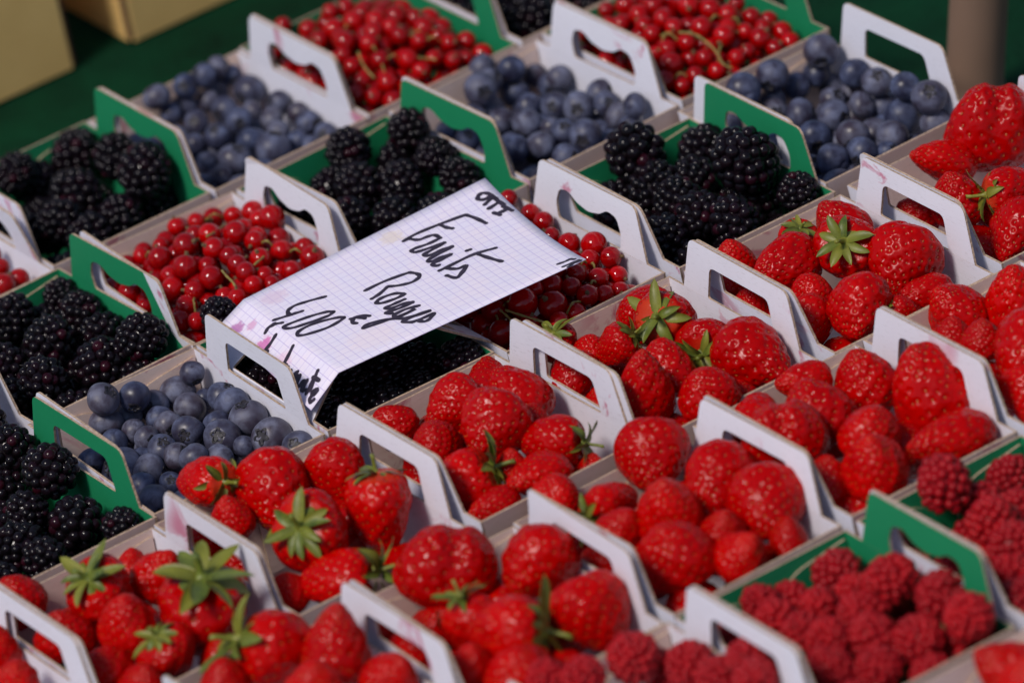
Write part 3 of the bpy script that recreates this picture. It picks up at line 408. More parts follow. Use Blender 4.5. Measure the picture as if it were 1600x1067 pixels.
        (172.7, -218.8, 68.0, 17.1, -0.2, -0.17, -0.96, 1.14, 1, '', 1), (121.1, -166.4, 69.3, 10.2, 0.01, -0.03, 1.0, 0.86, 0, '', 1), (130.2, -246.4, 63.2, 16.2, -0.75, 0.65, -0.12, 1.3, 1, '', 1), (109.0, -233.9, 61.0, 9.6, -0.19, -0.12, 0.97, 0.97, 0, '', 1),
        (111.6, -156.2, 55.3, 11.3, 0.14, -0.11, 0.98, 0.95, 0, '', 1), (110.8, -186.2, 55.0, 11.3, 0.14, -0.11, 0.98, 0.95, 0, '', 1), (161.9, -191.6, 52.0, 15.6, 0.47, 0.83, 0.3, 1.0, 0, '', 0), (173.1, -237.1, 43.1, 14.4, -0.45, 0.85, 0.28, 1.0, 0, '', 0),
        (172.2, -159.9, 43.6, 16.0, -0.67, 0.12, 0.73, 1.0, 0, '', 0),
    ]),
    '0_1': ('s', 'white punnet at the bottom left', [
        (12.8, -148.0, 69.0, 12.4, -0.26, 0.09, 0.96, 0.85, 0, '', 1), (41.1, -180.9, 73.0, 14.6, 0.47, 0.16, -0.87, 0.85, 1, '', 1), (70.4, -155.8, 63.0, 8.0, 0.23, 0.03, 0.97, 0.85, 0, '', 1), (71.0, -182.9, 69.0, 11.9, 0.44, -0.39, 0.81, 0.85, 0, '', 1),
        (66.6, -227.5, 68.8, 20.8, -0.12, 0.21, -0.97, 0.91, 1, '', 1), (34.2, -215.6, 73.0, 14.0, 0.04, -0.25, 0.97, 0.98, 0, '', 1), (14.3, -187.3, 66.0, 13.2, -0.19, -0.12, 0.97, 0.87, 0, '', 1), (39.1, -242.1, 65.2, 13.1, 0.35, -0.09, -0.93, 0.85, 1, '', 1),
        (12.1, -228.1, 64.0, 12.1, -0.23, -0.2, 0.95, 0.85, 0, '', 1), (18.2, -251.6, 62.0, 11.9, 0.08, -0.39, 0.92, 0.85, 0, '', 1), (58.0, -252.2, 57.0, 9.4, 0.23, 0.03, 0.97, 1.0, 0, '', 1), (30.6, -161.4, 45.9, 14.0, 0.78, 0.2, 0.59, 1.0, 1, '', 0),
        (58.7, -161.4, 46.3, 14.9, 0.19, -0.91, 0.37, 1.0, 0, '', 0), (47.8, -199.9, 54.3, 14.6, 0.47, 0.87, 0.13, 1.0, 0, '', 0), (17.2, -210.5, 47.4, 14.1, 0.04, 0.8, 0.6, 1.0, 0, '', 0),
    ]),
    '-1_1': ('s', 'punnet cut off by the lower left corner', [
        (-25.2, -210.4, 68.0, 11.8, -0.08, -0.18, 0.98, 0.85, 0, '', 1), (-16.9, -178.2, 69.0, 11.2, 0.14, -0.11, 0.98, 0.87, 0, '', 1),
    ]),
    '0_2': ('s', 'punnet cut by the bottom edge', [
        (74.1, -285.8, 67.0, 20.4, 0.74, -0.42, -0.53, 1.06, 1, '', 1), (86.7, -316.2, 75.0, 16.5, 0.23, 0.03, 0.97, 1.1, 0, '', 1), (61.1, -335.8, 75.0, 13.1, 0.04, -0.25, 0.97, 0.85, 0, '', 1), (93.4, -349.7, 69.0, 12.7, 0.31, -0.5, 0.81, 0.85, 0, '', 1),
        (41.0, -287.9, 68.0, 11.0, 0.14, -0.11, 0.98, 0.85, 0, '', 1),
    ]),
    '1_2': ('s', 'white punnet at the bottom centre', [
        (165.7, -288.6, 71.0, 19.5, 0.2, -0.27, 0.94, 0.85, 0, '2', 1), (192.3, -322.9, 71.0, 17.6, -0.86, -0.38, -0.33, 0.9, 0, '', 1), (189.4, -371.1, 66.0, 17.9, -0.05, -0.73, -0.68, 0.85, 0, '', 1), (150.4, -363.1, 71.8, 16.5, -0.68, 0.74, 0.0, 0.98, 1, '', 1),
        (146.9, -336.8, 67.3, 13.1, 0.09, -0.32, -0.94, 1.07, 1, '', 1), (138.3, -388.5, 66.5, 14.5, -0.01, -0.32, 0.95, 0.85, 0, '', 1), (126.6, -365.7, 67.3, 9.7, 0.04, -0.25, 0.97, 0.94, 0, '', 1), (125.0, -290.2, 55.0, 11.6, 0.14, -0.11, 0.98, 1.0, 0, '', 1),
        (124.7, -315.7, 57.0, 11.5, 0.09, -0.18, 0.98, 0.92, 0, '', 1), (181.5, -303.2, 45.6, 15.1, 0.66, 0.66, 0.34, 1.0, 0, '', 0), (159.4, -320.5, 52.7, 14.2, 0.41, -0.88, 0.25, 1.0, 1, '', 0), (131.5, -343.3, 47.8, 14.3, 0.18, 0.97, 0.18, 1.0, 0, '', 0),
        (161.8, -378.4, 46.8, 15.1, 0.6, -0.54, 0.59, 1.0, 0, '', 0), (187.8, -346.7, 48.0, 14.3, -0.67, -0.72, 0.2, 1.0, 0, '', 0), (145.8, -298.3, 45.3, 14.8, 0.23, -0.44, 0.87, 1.0, 0, '', 0),
    ]),
    '2_2': ('s', 'white punnet left of the raspberries', [
        (235.9, -276.1, 69.0, 10.8, 0.14, -0.11, 0.98, 0.85, 0, '', 1), (247.8, -302.7, 68.0, 13.1, 0.97, 0.19, -0.17, 1.3, 1, '', 1), (285.2, -284.4, 70.0, 16.5, -0.58, -0.74, -0.35, 0.94, 0, '', 1), (256.4, -339.4, 76.4, 14.8, -0.12, -0.26, 0.96, 0.92, 0, '', 1),
        (291.9, -330.0, 70.7, 17.0, -0.78, -0.53, -0.34, 1.08, 0, '', 1), (296.2, -362.2, 69.4, 18.1, -0.58, -0.77, -0.27, 1.05, 0, '', 1), (237.1, -327.5, 70.4, 10.5, 0.31, -0.5, 0.81, 0.85, 0, '', 1), (242.2, -364.0, 69.2, 16.7, -0.34, -0.16, 0.93, 0.85, 0, '', 1),
        (268.8, -366.2, 68.3, 10.8, 0.04, -0.25, 0.97, 0.85, 0, '', 1), (264.0, -386.4, 66.7, 11.8, 0.24, -0.55, 0.8, 0.85, 0, '', 1), (289.9, -386.2, 62.9, 9.7, 0.23, 0.03, 0.97, 0.94, 0, '', 1), (227.5, -321.5, 54.0, 11.0, 0.14, -0.11, 0.98, 0.94, 0, '', 1),
        (270.9, -343.9, 53.4, 14.6, -0.71, 0.64, 0.28, 1.0, 1, '', 0), (276.4, -376.4, 45.6, 14.8, 0.5, 0.68, 0.53, 1.0, 0, '', 0), (283.6, -308.1, 47.1, 15.9, -0.84, 0.51, 0.19, 1.0, 0, '', 0), (236.3, -297.9, 43.9, 15.9, -0.38, 0.91, 0.12, 1.0, 0, '', 0),
        (238.0, -377.7, 43.8, 14.5, -0.81, -0.55, 0.19, 1.0, 0, '', 0), (241.1, -341.0, 51.1, 14.1, 0.26, -0.95, 0.15, 1.0, 0, '', 0),
    ]),
    '3_2': ('s', 'white punnet above the raspberries', [
        (375.3, -284.8, 68.0, 11.9, -0.91, 0.26, 0.33, 1.3, 0, '', 1), (396.6, -303.7, 65.0, 15.3, -0.09, 0.11, 0.99, 0.98, 0, '', 1), (409.3, -342.4, 72.0, 20.3, -0.26, 0.09, 0.96, 0.98, 0, '', 1), (362.3, -311.1, 67.5, 16.7, -0.09, 0.11, 0.99, 0.89, 0, '', 1),
        (334.1, -324.1, 72.5, 17.9, -0.08, -0.18, 0.98, 0.97, 0, '2', 1), (364.6, -352.6, 71.1, 13.7, 0.2, -0.27, 0.94, 0.85, 0, '', 1), (391.5, -377.9, 63.0, 16.8, -0.96, 0.04, 0.26, 1.3, 0, '', 1), (349.4, -374.5, 68.9, 15.4, -0.12, -0.26, 0.96, 0.88, 0, '', 1),
        (332.8, -356.1, 59.0, 12.7, 0.23, 0.03, 0.97, 0.98, 0, '', 1), (341.0, -290.7, 62.9, 14.6, 0.62, 0.67, 0.41, 1.0, 0, '', 0), (382.0, -350.7, 51.3, 14.4, -0.7, -0.66, 0.28, 1.0, 0, '', 0), (382.4, -290.5, 44.1, 14.1, 0.83, 0.54, 0.15, 1.0, 0, '', 0),
        (339.5, -374.2, 42.8, 14.4, 0.71, -0.52, 0.47, 1.0, 0, '', 0),
    ]),
    '4_2': ('s', 'white punnet cut by the right edge', [
        (464.9, -285.7, 66.0, 14.0, -0.4, 0.13, 0.91, 0.85, 0, '', 1), (451.1, -326.7, 72.0, 9.3, 0.14, -0.11, 0.98, 0.9, 0, '', 1), (446.3, -309.5, 69.0, 9.4, 0.23, 0.03, 0.97, 0.85, 0, '', 1), (489.1, -303.6, 68.0, 15.6, -0.03, -0.11, 0.99, 0.98, 0, '', 1),
        (459.2, -353.3, 71.6, 18.6, -0.78, -0.53, -0.34, 1.11, 0, '', 1), (440.3, -373.5, 64.4, 12.3, -0.52, -0.56, -0.64, 1.05, 0, '', 1), (492.3, -292.0, 43.3, 14.0, -0.27, 0.34, 0.9, 1.0, 1, '', 0), (442.7, -334.9, 48.8, 15.7, -0.49, -0.74, 0.45, 1.0, 1, '', 0),
    ]),
    '5_1': ('s', 'white punnet at the upper right edge', [
        (588.0, -158.1, 72.0, 21.1, 0.14, -0.23, 0.96, 1.09, 0, '2', 1), (555.2, -159.3, 66.0, 13.5, -0.84, 0.13, 0.52, 1.3, 0, '', 1), (531.5, -201.4, 69.0, 13.2, -0.12, 0.03, 0.99, 1.0, 0, '', 1), (551.3, -222.2, 73.0, 12.7, 0.96, -0.27, -0.11, 1.13, 1, '', 1),
        (523.2, -177.3, 55.0, 11.2, -0.62, 0.34, 0.71, 1.0, 0, '', 1), (535.8, -243.0, 64.0, 15.3, -0.78, -0.48, -0.41, 1.16, 0, '', 1), (554.6, -204.6, 54.3, 15.1, 0.1, 0.97, 0.2, 1.0, 0, '', 0), (529.9, -222.7, 46.6, 14.3, 0.01, 0.86, 0.51, 1.0, 0, '', 0),
    ]),
    '2_4': ('s', 'punnet in the bottom right corner', [
        (276.6, -582.3, 72.0, 12.6, 0.04, -0.25, 0.97, 0.9, 0, '', 1), (286.1, -558.3, 64.3, 14.9, -0.63, 0.38, 0.68, 1.0, 0, '', 0),
    ]),
}
STEMS = [('bare currant stalk in the middle of the currants left of the card', [(243.5, 33.6, 77.6), (243.3, 28.8, 75.6), (242.9, 23.3, 74.6), (242.6, 20.5, 72.6)]),
         ('bare currant stalk among the back currants left of the card', [(255.9, 67.5, 79.6), (265.9, 74.0, 76.6), (283.0, 97.3, 64.6)]),
         ('bare currant stalk beside the card in the left currants', [(273.9, 39.5, 73.6), (268.2, 33.3, 74.6), (259.1, 27.9, 75.6)]),
         ('curved stalk in the left part of the top-edge currants', [(423.2, 181.7, 76.6), (419.9, 174.1, 74.6), (418.1, 166.6, 72.6), (418.6, 161.1, 69.6)]),
         ('short stalk in the middle of the top-edge currants', [(444.2, 155.4, 72.6), (448.4, 154.0, 70.6), (451.6, 150.7, 69.6)]),
         ('long curved yellow stalk over the currants at the top edge, right', [(542.8, 51.9, 77.6), (546.4, 45.0, 77.6), (548.3, 38.5, 75.6), (548.7, 28.4, 71.6), (546.6, 19.7, 67.6), (550.0, 16.5, 64.6)]),
         ('short stalk poking out by the card beside the strawberry handle', [(318.3, -107.2, 70.6), (318.8, -111.6, 68.6), (318.3, -116.8, 67.6)]),
         ('long stalk lying under the card beside the strawberry handle', [(320.0, -109.5, 70.6), (324.0, -118.3, 68.6), (329.9, -127.8, 65.6)]),
         ('thin stalk among the currants of the punnet left of the price card', [(289.2, 110.8, 60.7), (283.4, 110.2, 65.7), (280.6, 115.1, 61.2)]),
         ('thin stalk among the currants of the punnet left of the price card', [(234.3, 97.2, 67.2), (232.6, 88.9, 73.7), (233.8, 86.0, 70.7)]),
         ('thin stalk among the currants of the punnet left of the price card', [(220.7, 26.9, 65.3), (222.1, 28.8, 71.4), (226.6, 36.2, 68.1)]),
         ('thin stalk among the currants of the punnet left of the price card', [(289.4, 31.0, 65.9), (285.8, 32.0, 71.2), (285.2, 38.4, 67.1)]),
         ('thin stalk among the currants of the punnet left of the price card', [(233.0, 60.0, 71.2), (235.2, 53.8, 76.9), (240.3, 53.0, 73.1)]),
         ('thin stalk among the currants of the punnet left of the price card', [(281.2, 45.2, 68.9), (277.8, 45.7, 74.8), (277.4, 51.5, 71.3)]),
         ('thin stalk among the currants of the green punnet at the top edge, left', [(431.1, 176.2, 72.5), (430.4, 176.9, 78.2), (432.6, 183.1, 74.6)]),
         ('thin stalk among the currants of the green punnet at the top edge, left', [(463.6, 175.6, 70.4), (457.2, 174.4, 76.8), (453.7, 178.6, 73.8)]),
         ('thin stalk among the currants of the green punnet at the top edge, left', [(439.0, 165.7, 70.0), (434.6, 165.3, 75.2), (433.2, 170.4, 71.0)]),
         ('thin stalk among the currants of the green punnet at the top edge, left', [(425.5, 161.4, 67.0), (425.7, 162.5, 73.2), (428.8, 169.0, 70.0)]),
         ('thin stalk among the currants of the green punnet at the top edge, left', [(432.7, 210.8, 74.0), (434.7, 210.1, 79.1), (439.7, 214.8, 75.0)]),
         ('thin stalk among the currants of the green punnet at the top edge, left', [(466.0, 167.2, 68.6), (461.0, 166.2, 74.5), (459.0, 170.5, 71.2)]),
         ('thin stalk among the currants of the green punnet at the top edge, right', [(535.6, 60.4, 69.3), (537.8, 58.3, 76.0), (543.0, 61.7, 73.4)]),
         ('thin stalk among the currants of the green punnet at the top edge, right', [(571.4, 53.7, 73.4), (565.2, 50.2, 78.4), (561.9, 52.1, 74.1)]),
         ('thin stalk among the currants of the green punnet at the top edge, right', [(524.6, 35.9, 62.5), (526.3, 30.7, 67.5), (531.0, 30.9, 63.1)]),
         ('thin stalk among the currants of the green punnet at the top edge, right', [(575.3, 42.7, 69.3), (574.1, 43.9, 75.2), (575.9, 50.6, 71.8)]),
         ('thin stalk among the currants of the green punnet at the top edge, right', [(549.2, 27.8, 64.9), (551.6, 28.3, 72.0), (557.0, 34.2, 69.7)]),
         ('thin stalk among the currants of the green punnet at the top edge, right', [(538.9, 63.9, 73.2), (539.1, 55.6, 77.7), (542.2, 52.8, 72.7)]),
         ("thin stalk among the currants of the punnet under the card's right end", [(364.3, -118.0, 64.0), (366.1, -118.4, 68.9), (370.9, -113.5, 64.3)]),
         ("thin stalk among the currants of the punnet under the card's right end", [(315.1, -109.0, 62.7), (315.2, -108.3, 68.7), (318.3, -102.1, 65.2)]),
         ("thin stalk among the currants of the punnet under the card's right end", [(322.6, -101.2, 67.2), (323.9, -106.4, 72.6), (328.1, -106.1, 68.6)]),
         ("thin stalk among the currants of the punnet under the card's right end", [(375.9, -106.8, 64.7), (376.3, -105.0, 69.7), (379.5, -97.9, 65.2)]),
         ("thin stalk among the currants of the punnet under the card's right end", [(344.8, -124.7, 61.9), (348.7, -125.9, 67.2), (355.6, -121.8, 63.2)]),
         ("thin stalk among the currants of the punnet under the card's right end", [(369.2, -103.3, 68.5), (371.8, -102.8, 72.2), (377.3, -96.8, 66.5)])]
CARD, WORDS = (
    {'FL': [226.2, -17.9, 87.0], 'FR': [217.2, -120.2, 87.0], 'TL': [368.6, -27.6, 95.5], 'TR': [351.2, -143.3, 97.0], 'BL': [210.6, -16.5, 78.7], 'BR': [199.1, -118.6, 73.7]},
    {
    'fruits': [[(0.593, 0.165), (0.647, 0.155), (0.739, 0.164), (0.84, 0.182)],
        [(0.84, 0.182), (0.857, 0.236), (0.871, 0.309)],
        [(0.739, 0.164), (0.75, 0.213), (0.763, 0.239)],
        [(0.615, 0.169), (0.636, 0.208), (0.67, 0.215), (0.694, 0.228), (0.7, 0.268)],
        [(0.699, 0.27), (0.652, 0.273), (0.604, 0.263), (0.584, 0.267), (0.591, 0.295), (0.652, 0.312), (0.696, 0.319)],
        [(0.695, 0.322), (0.644, 0.332), (0.604, 0.342), (0.614, 0.367), (0.666, 0.368), (0.705, 0.375)],
        [(0.703, 0.38), (0.646, 0.39), (0.598, 0.401), (0.602, 0.424), (0.643, 0.425), (0.676, 0.434)],
        [(0.675, 0.436), (0.635, 0.446), (0.597, 0.447), (0.598, 0.478), (0.609, 0.48)],
        [(0.731, 0.462), (0.743, 0.464)],
        [(0.593, 0.529), (0.645, 0.524), (0.736, 0.516), (0.816, 0.539)],
        [(0.75, 0.534), (0.767, 0.607), (0.786, 0.676)],
        [(0.616, 0.531), (0.644, 0.577), (0.679, 0.584), (0.645, 0.626), (0.612, 0.65), (0.595, 0.596)]],
    'rouges': [[(0.336, 0.419), (0.413, 0.415), (0.507, 0.433)],
        [(0.507, 0.433), (0.524, 0.474), (0.519, 0.507), (0.484, 0.524), (0.44, 0.504), (0.406, 0.471)],
        [(0.406, 0.471), (0.358, 0.502), (0.325, 0.512)],
        [(0.422, 0.587), (0.399, 0.554), (0.352, 0.543), (0.324, 0.561), (0.339, 0.588), (0.391, 0.601), (0.423, 0.597)],
        [(0.406, 0.64), (0.365, 0.64), (0.33, 0.641), (0.34, 0.665), (0.388, 0.673), (0.418, 0.692)],
        [(0.416, 0.697), (0.364, 0.697), (0.314, 0.683), (0.328, 0.712)],
        [(0.421, 0.747), (0.372, 0.727), (0.325, 0.736), (0.34, 0.768), (0.403, 0.759), (0.352, 0.765), (0.282, 0.746), (0.216, 0.731), (0.212, 0.718), (0.243, 0.713), (0.305, 0.754), (0.343, 0.802)],
        [(0.343, 0.802), (0.388, 0.818), (0.431, 0.828), (0.418, 0.833), (0.377, 0.819), (0.328, 0.823), (0.354, 0.865)],
        [(0.354, 0.863), (0.399, 0.869), (0.434, 0.867), (0.407, 0.899), (0.385, 0.904), (0.371, 0.88)]],
    'price': [[(0.213, 0.314), (0.161, 0.287), (0.106, 0.267), (0.074, 0.284), (0.067, 0.318), (0.086, 0.334), (0.109, 0.343)],
        [(0.009, 0.304), (0.054, 0.322), (0.103, 0.343)],
        [(0.021, 0.36), (0.001, 0.343)],
        [(0.185, 0.471), (0.162, 0.444), (0.101, 0.416), (0.025, 0.398), (0.009, 0.415), (0.032, 0.447), (0.091, 0.469), (0.156, 0.486), (0.184, 0.475)],
        [(0.193, 0.559), (0.169, 0.532), (0.096, 0.495), (0.038, 0.498), (0.02, 0.53), (0.046, 0.558), (0.119, 0.583), (0.174, 0.574), (0.192, 0.563)],
        [(0.262, 0.647), (0.241, 0.613), (0.214, 0.605), (0.205, 0.6)],
        [(0.214, 0.605), (0.198, 0.637), (0.205, 0.659)],
        [(0.228, 0.614), (0.242, 0.651)]],
    'letters_left': [[(0.967, 0.112), (0.951, 0.088), (0.929, 0.095), (0.921, 0.12), (0.941, 0.136), (0.97, 0.127)],
        [(0.97, 0.144), (0.924, 0.172)],
        [(0.969, 0.13), (0.974, 0.169)],
        [(0.972, 0.199), (0.923, 0.213)],
        [(0.969, 0.163), (0.977, 0.233)],
        [(0.976, 0.274), (0.929, 0.277)],
        [(0.97, 0.242), (0.983, 0.299)],
        [(0.925, 0.258), (0.935, 0.294)]],
    'letters_right': [[(0.917, 0.921), (0.946, 0.927), (0.963, 0.924)],
        [(0.963, 0.924), (0.974, 0.946)],
        [(0.918, 0.971), (0.953, 0.973), (0.978, 0.974)],
        [(0.978, 0.974), (0.979, 0.991), (0.963, 0.987)],
        [(0.953, 0.986), (0.929, 1.0)]],
    'barquette': [[(-0.006, 0.338), (-0.173, 0.319), (-0.327, 0.325)],
        [(-0.211, 0.404), (-0.482, 0.416), (-0.811, 0.417)],
        [(-0.657, 0.439), (-0.816, 0.434), (-0.784, 0.464)],
        [(-0.162, 0.573), (-0.488, 0.597), (-0.805, 0.615), (-0.78, 0.643), (-0.631, 0.631), (-0.633, 0.612)],
        [(-0.621, 0.647), (-0.807, 0.651), (-0.77, 0.676), (-0.644, 0.682)],
        [(-0.639, 0.684), (-0.79, 0.697)],
        [(-0.561, 0.732), (-0.735, 0.72), (-0.76, 0.75), (-0.603, 0.744), (-0.831, 0.764), (-1.007, 0.776)],
        [(-0.588, 0.765), (-0.797, 0.792), (-0.781, 0.813), (-0.609, 0.815), (-0.806, 0.846)],
        [(-0.565, 0.834), (-0.785, 0.855), (-0.744, 0.873)],
        [(-0.248, 0.857), (-0.537, 0.877), (-0.795, 0.893)],
        [(-0.345, 0.866), (-0.693, 0.902)],
        [(-0.428, 0.858), (-0.395, 0.911)],
        [(-0.571, 0.943), (-0.697, 0.922), (-0.702, 0.949), (-0.577, 0.947), (-0.822, 0.939), (-0.871, 0.96), (-0.79, 0.97)]],
    })

# ------------------------------------------------------------ helpers
def mesh_obj(name, me, parent=None):
    o = bpy.data.objects.new(name, me)
    COL.objects.link(o)
    if parent is not None:
        o.parent = parent
    return o

def make_mesh(name, verts, faces, mats=(), fmat=None, smooth=False):
    me = bpy.data.meshes.new(name)
    me.from_pydata([tuple(map(float, v)) for v in verts], [], [tuple(map(int, f)) for f in faces])
    for m in mats:
        me.materials.append(m)
    if fmat is not None:
        me.polygons.foreach_set('material_index', np.asarray(fmat, dtype=np.int32))
    if smooth:
        me.polygons.foreach_set('use_smooth', np.ones(len(me.polygons), dtype=bool))
    me.update()
    return me

def tag(o, label, cat, group=None, kind=None):
    if label: o['label'] = label
    if cat: o['category'] = cat
    if group: o['group'] = group
    if kind: o['kind'] = kind
    return o

def empty(name, loc=(0, 0, 0)):
    o = bpy.data.objects.new(name, None)
    o.empty_display_size = 0.01
    o.location = loc
    COL.objects.link(o)
    return o

class Mat:
    """small node-building helper"""
    def __init__(self, name):
        self.m = bpy.data.materials.new(name)
        self.m.use_nodes = True
        self.t = self.m.node_tree
        self.b = self.t.nodes['Principled BSDF']
    def n(self, typ, **kw):
        nd = self.t.nodes.new(typ)
        for k, v in kw.items():
            if k in nd.inputs.keys():
                nd.inputs[k].default_value = v
            else:
                setattr(nd, k, v)
        return nd
    def l(self, a, b):
        self.t.links.new(a, b)
    def set(self, **kw):
        for k, v in kw.items():
            self.b.inputs[k.replace('_', ' ')].default_value = v
    def noise(self, scale, detail=3, rough=0.55, vec=None, dist=0.0):
        nd = self.n('ShaderNodeTexNoise')
        nd.inputs['Scale'].default_value = scale
        nd.inputs['Detail'].default_value = detail
        nd.inputs['Roughness'].default_value = rough
        nd.inputs['Distortion'].default_value = dist
        if vec is not None:
            self.l(vec, nd.inputs['Vector'])
        return nd
    def ramp(self, fac, stops):
        r = self.n('ShaderNodeValToRGB')
        el = r.color_ramp.elements
        while len(el) > 1:
            el.remove(el[-1])
        el[0].position = stops[0][0]; el[0].color = (*stops[0][1], 1)
        for p, c in stops[1:]:
            e = el.new(p); e.color = (*c, 1)
        self.l(fac, r.inputs['Fac'])
        return r
    def mix(self, fac, a, b, mode='MIX'):
        x = self.n('ShaderNodeMix', data_type='RGBA', blend_type=mode)
        for sock, v in ((x.inputs[0], fac), (x.inputs[6], a), (x.inputs[7], b)):
            if hasattr(v, 'is_linked') or hasattr(v, 'links'):
                self.l(v, sock)
            elif isinstance(v, (int, float)):
                sock.default_value = v
            else:
                sock.default_value = (*v, 1)
        return x.outputs[2]
    def math(self, op, a, b=None, clamp=False):
        x = self.n('ShaderNodeMath', operation=op, use_clamp=clamp)
        for i, v in enumerate((a, b)):
            if v is None: continue
            if isinstance(v, (int, float)): x.inputs[i].default_value = v
            else: self.l(v, x.inputs[i])
        return x.outputs[0]
    def coord(self, which='Object', offset=False, scale=None):
        tc = self.n('ShaderNodeTexCoord')
        out = tc.outputs[which]
        if offset:
            oi = self.n('ShaderNodeObjectInfo')
            mul = self.n('ShaderNodeVectorMath', operation='SCALE')
            cmb = self.n('ShaderNodeCombineXYZ')
            self.l(oi.outputs['Random'], cmb.inputs[0]); self.l(oi.outputs['Random'], cmb.inputs[1])
            cmb.inputs[2].default_value = 0.37
            self.l(cmb.outputs[0], mul.inputs[0]); mul.inputs['Scale'].default_value = 7.3
            ad = self.n('ShaderNodeVectorMath', operation='ADD')
            self.l(out, ad.inputs[0]); self.l(mul.outputs[0], ad.inputs[1])
            out = ad.outputs[0]
        if scale:
            mp = self.n('ShaderNodeVectorMath', operation='MULTIPLY')
            self.l(out, mp.inputs[0]); mp.inputs[1].default_value = scale
            out = mp.outputs[0]
        return out
    def bump(self, height, strength=0.3, dist=0.001):
        b = self.n('ShaderNodeBump')
        b.inputs['Strength'].default_value = strength
        b.inputs['Distance'].default_value = dist
        self.l(height, b.inputs['Height'])
        self.l(b.outputs[0], self.b.inputs['Normal'])
    def color(self, sock):
        self.l(sock, self.b.inputs['Base Color'])

def card_mat(name, base, streak, stain):
    m = Mat(name)
    v = m.coord('Object', offset=True)
    vs = m.coord('Object', offset=True, scale=(1.0, 0.10, 1.0))
    n1 = m.noise(2000, 2, 0.6, vs)                      # paper fibres lying along the sheet
    n2 = m.noise(22, 4, 0.6, v)
    c = m.mix(m.ramp(n1.outputs[0], [(0.30, (0.7, 0.7, 0.7)), (0.40, (0, 0, 0))]).outputs[0], base, streak)
    c = m.mix(m.ramp(n2.outputs[0], [(0.35, (0, 0, 0)), (0.75, (0.35, 0.35, 0.35))]).outputs[0], c, tuple(x * 0.86 for x in base))
    if stain:
        n3 = m.noise(38, 5, 0.62, v, 0.6)
        n4 = m.noise(11, 2, 0.5, v)
        f = m.math('MULTIPLY', m.ramp(n3.outputs[0], [(0.575, (0, 0, 0)), (0.64, (1, 1, 1))]).outputs[0],
                   m.ramp(n4.outputs[0], [(0.525, (0, 0, 0)), (0.60, (1, 1, 1))]).outputs[0])
        c = m.mix(m.math('MULTIPLY', f, 0.75), c, stain)
    m.color(c)
    m.set(Roughness=0.62)
    m.b.inputs['Specular IOR Level'].default_value = 0.3
    n5 = m.noise(260, 3, 0.6, vs)
    m.bump(n5.outputs[0], 0.12, 0.0006)
    return m.m

M_WHITE = card_mat('white_card', (0.75, 0.745, 0.83), (0.55, 0.53, 0.58), (0.50, 0.06, 0.16))
M_GREEN = card_mat('green_card', (0.008, 0.215, 0.088), (0.014, 0.26, 0.11), None)
M_WARM_LIT = card_mat('warm_lit_card', (0.72, 0.555, 0.49), (0.52, 0.39, 0.33), (0.45, 0.06, 0.12))  # white end walls, with warm light and fruit bounce mixed into the base colour

def edge_mat():
    m = Mat('corrugated_edge')
    v = m.coord('Object')
    w = m.n('ShaderNodeTexNoise'); w.inputs['Scale'].default_value = 700; w.inputs['Detail'].default_value = 2
    m.l(v, w.inputs['Vector'])
    m.color(m.ramp(w.outputs[0], [(0.30, (0.30, 0.20, 0.13)), (0.62, (0.52, 0.38, 0.27))]).outputs[0])
    m.set(Roughness=0.8)
    m.bump(w.outputs[0], 0.6, 0.001)
    return m.m
M_EDGE = edge_mat()

def cloth_mat():
    m = Mat('green_cloth')
    v = m.coord('Object')
    n1 = m.noise(14, 5, 0.62, v); n2 = m.noise(500, 2, 0.5, v)
    c = m.ramp(n1.outputs[0], [(0.30, (0.0006, 0.008, 0.003)), (0.70, (0.0015, 0.034, 0.012))]).outputs[0]
    c = m.mix(m.ramp(n2.outputs[0], [(0.4, (0, 0, 0)), (0.7, (0.5, 0.5, 0.5))]).outputs[0], c, (0.004, 0.05, 0.022))
    m.color(c); m.set(Roughness=0.95); m.b.inputs['Specular IOR Level'].default_value = 0.1
    m.bump(n2.outputs[0], 0.5, 0.002)
    return m.m

def kraft_mat():
    m = Mat('kraft_board')
    v = m.coord('Object', offset=True)
    n1 = m.noise(30, 4, 0.6, v); n2 = m.noise(700, 2, 0.6, v)
    c = m.ramp(n1.outputs[0], [(0.3, (0.74, 0.47, 0.155)), (0.7, (0.82, 0.54, 0.19))]).outputs[0]
    c = m.mix(m.ramp(n2.outputs[0], [(0.55, (0, 0, 0)), (0.75, (0.4, 0.4, 0.4))]).outputs[0], c, (0.36, 0.25, 0.12))
    m.color(c); m.set(Roughness=0.7)
    return m.m

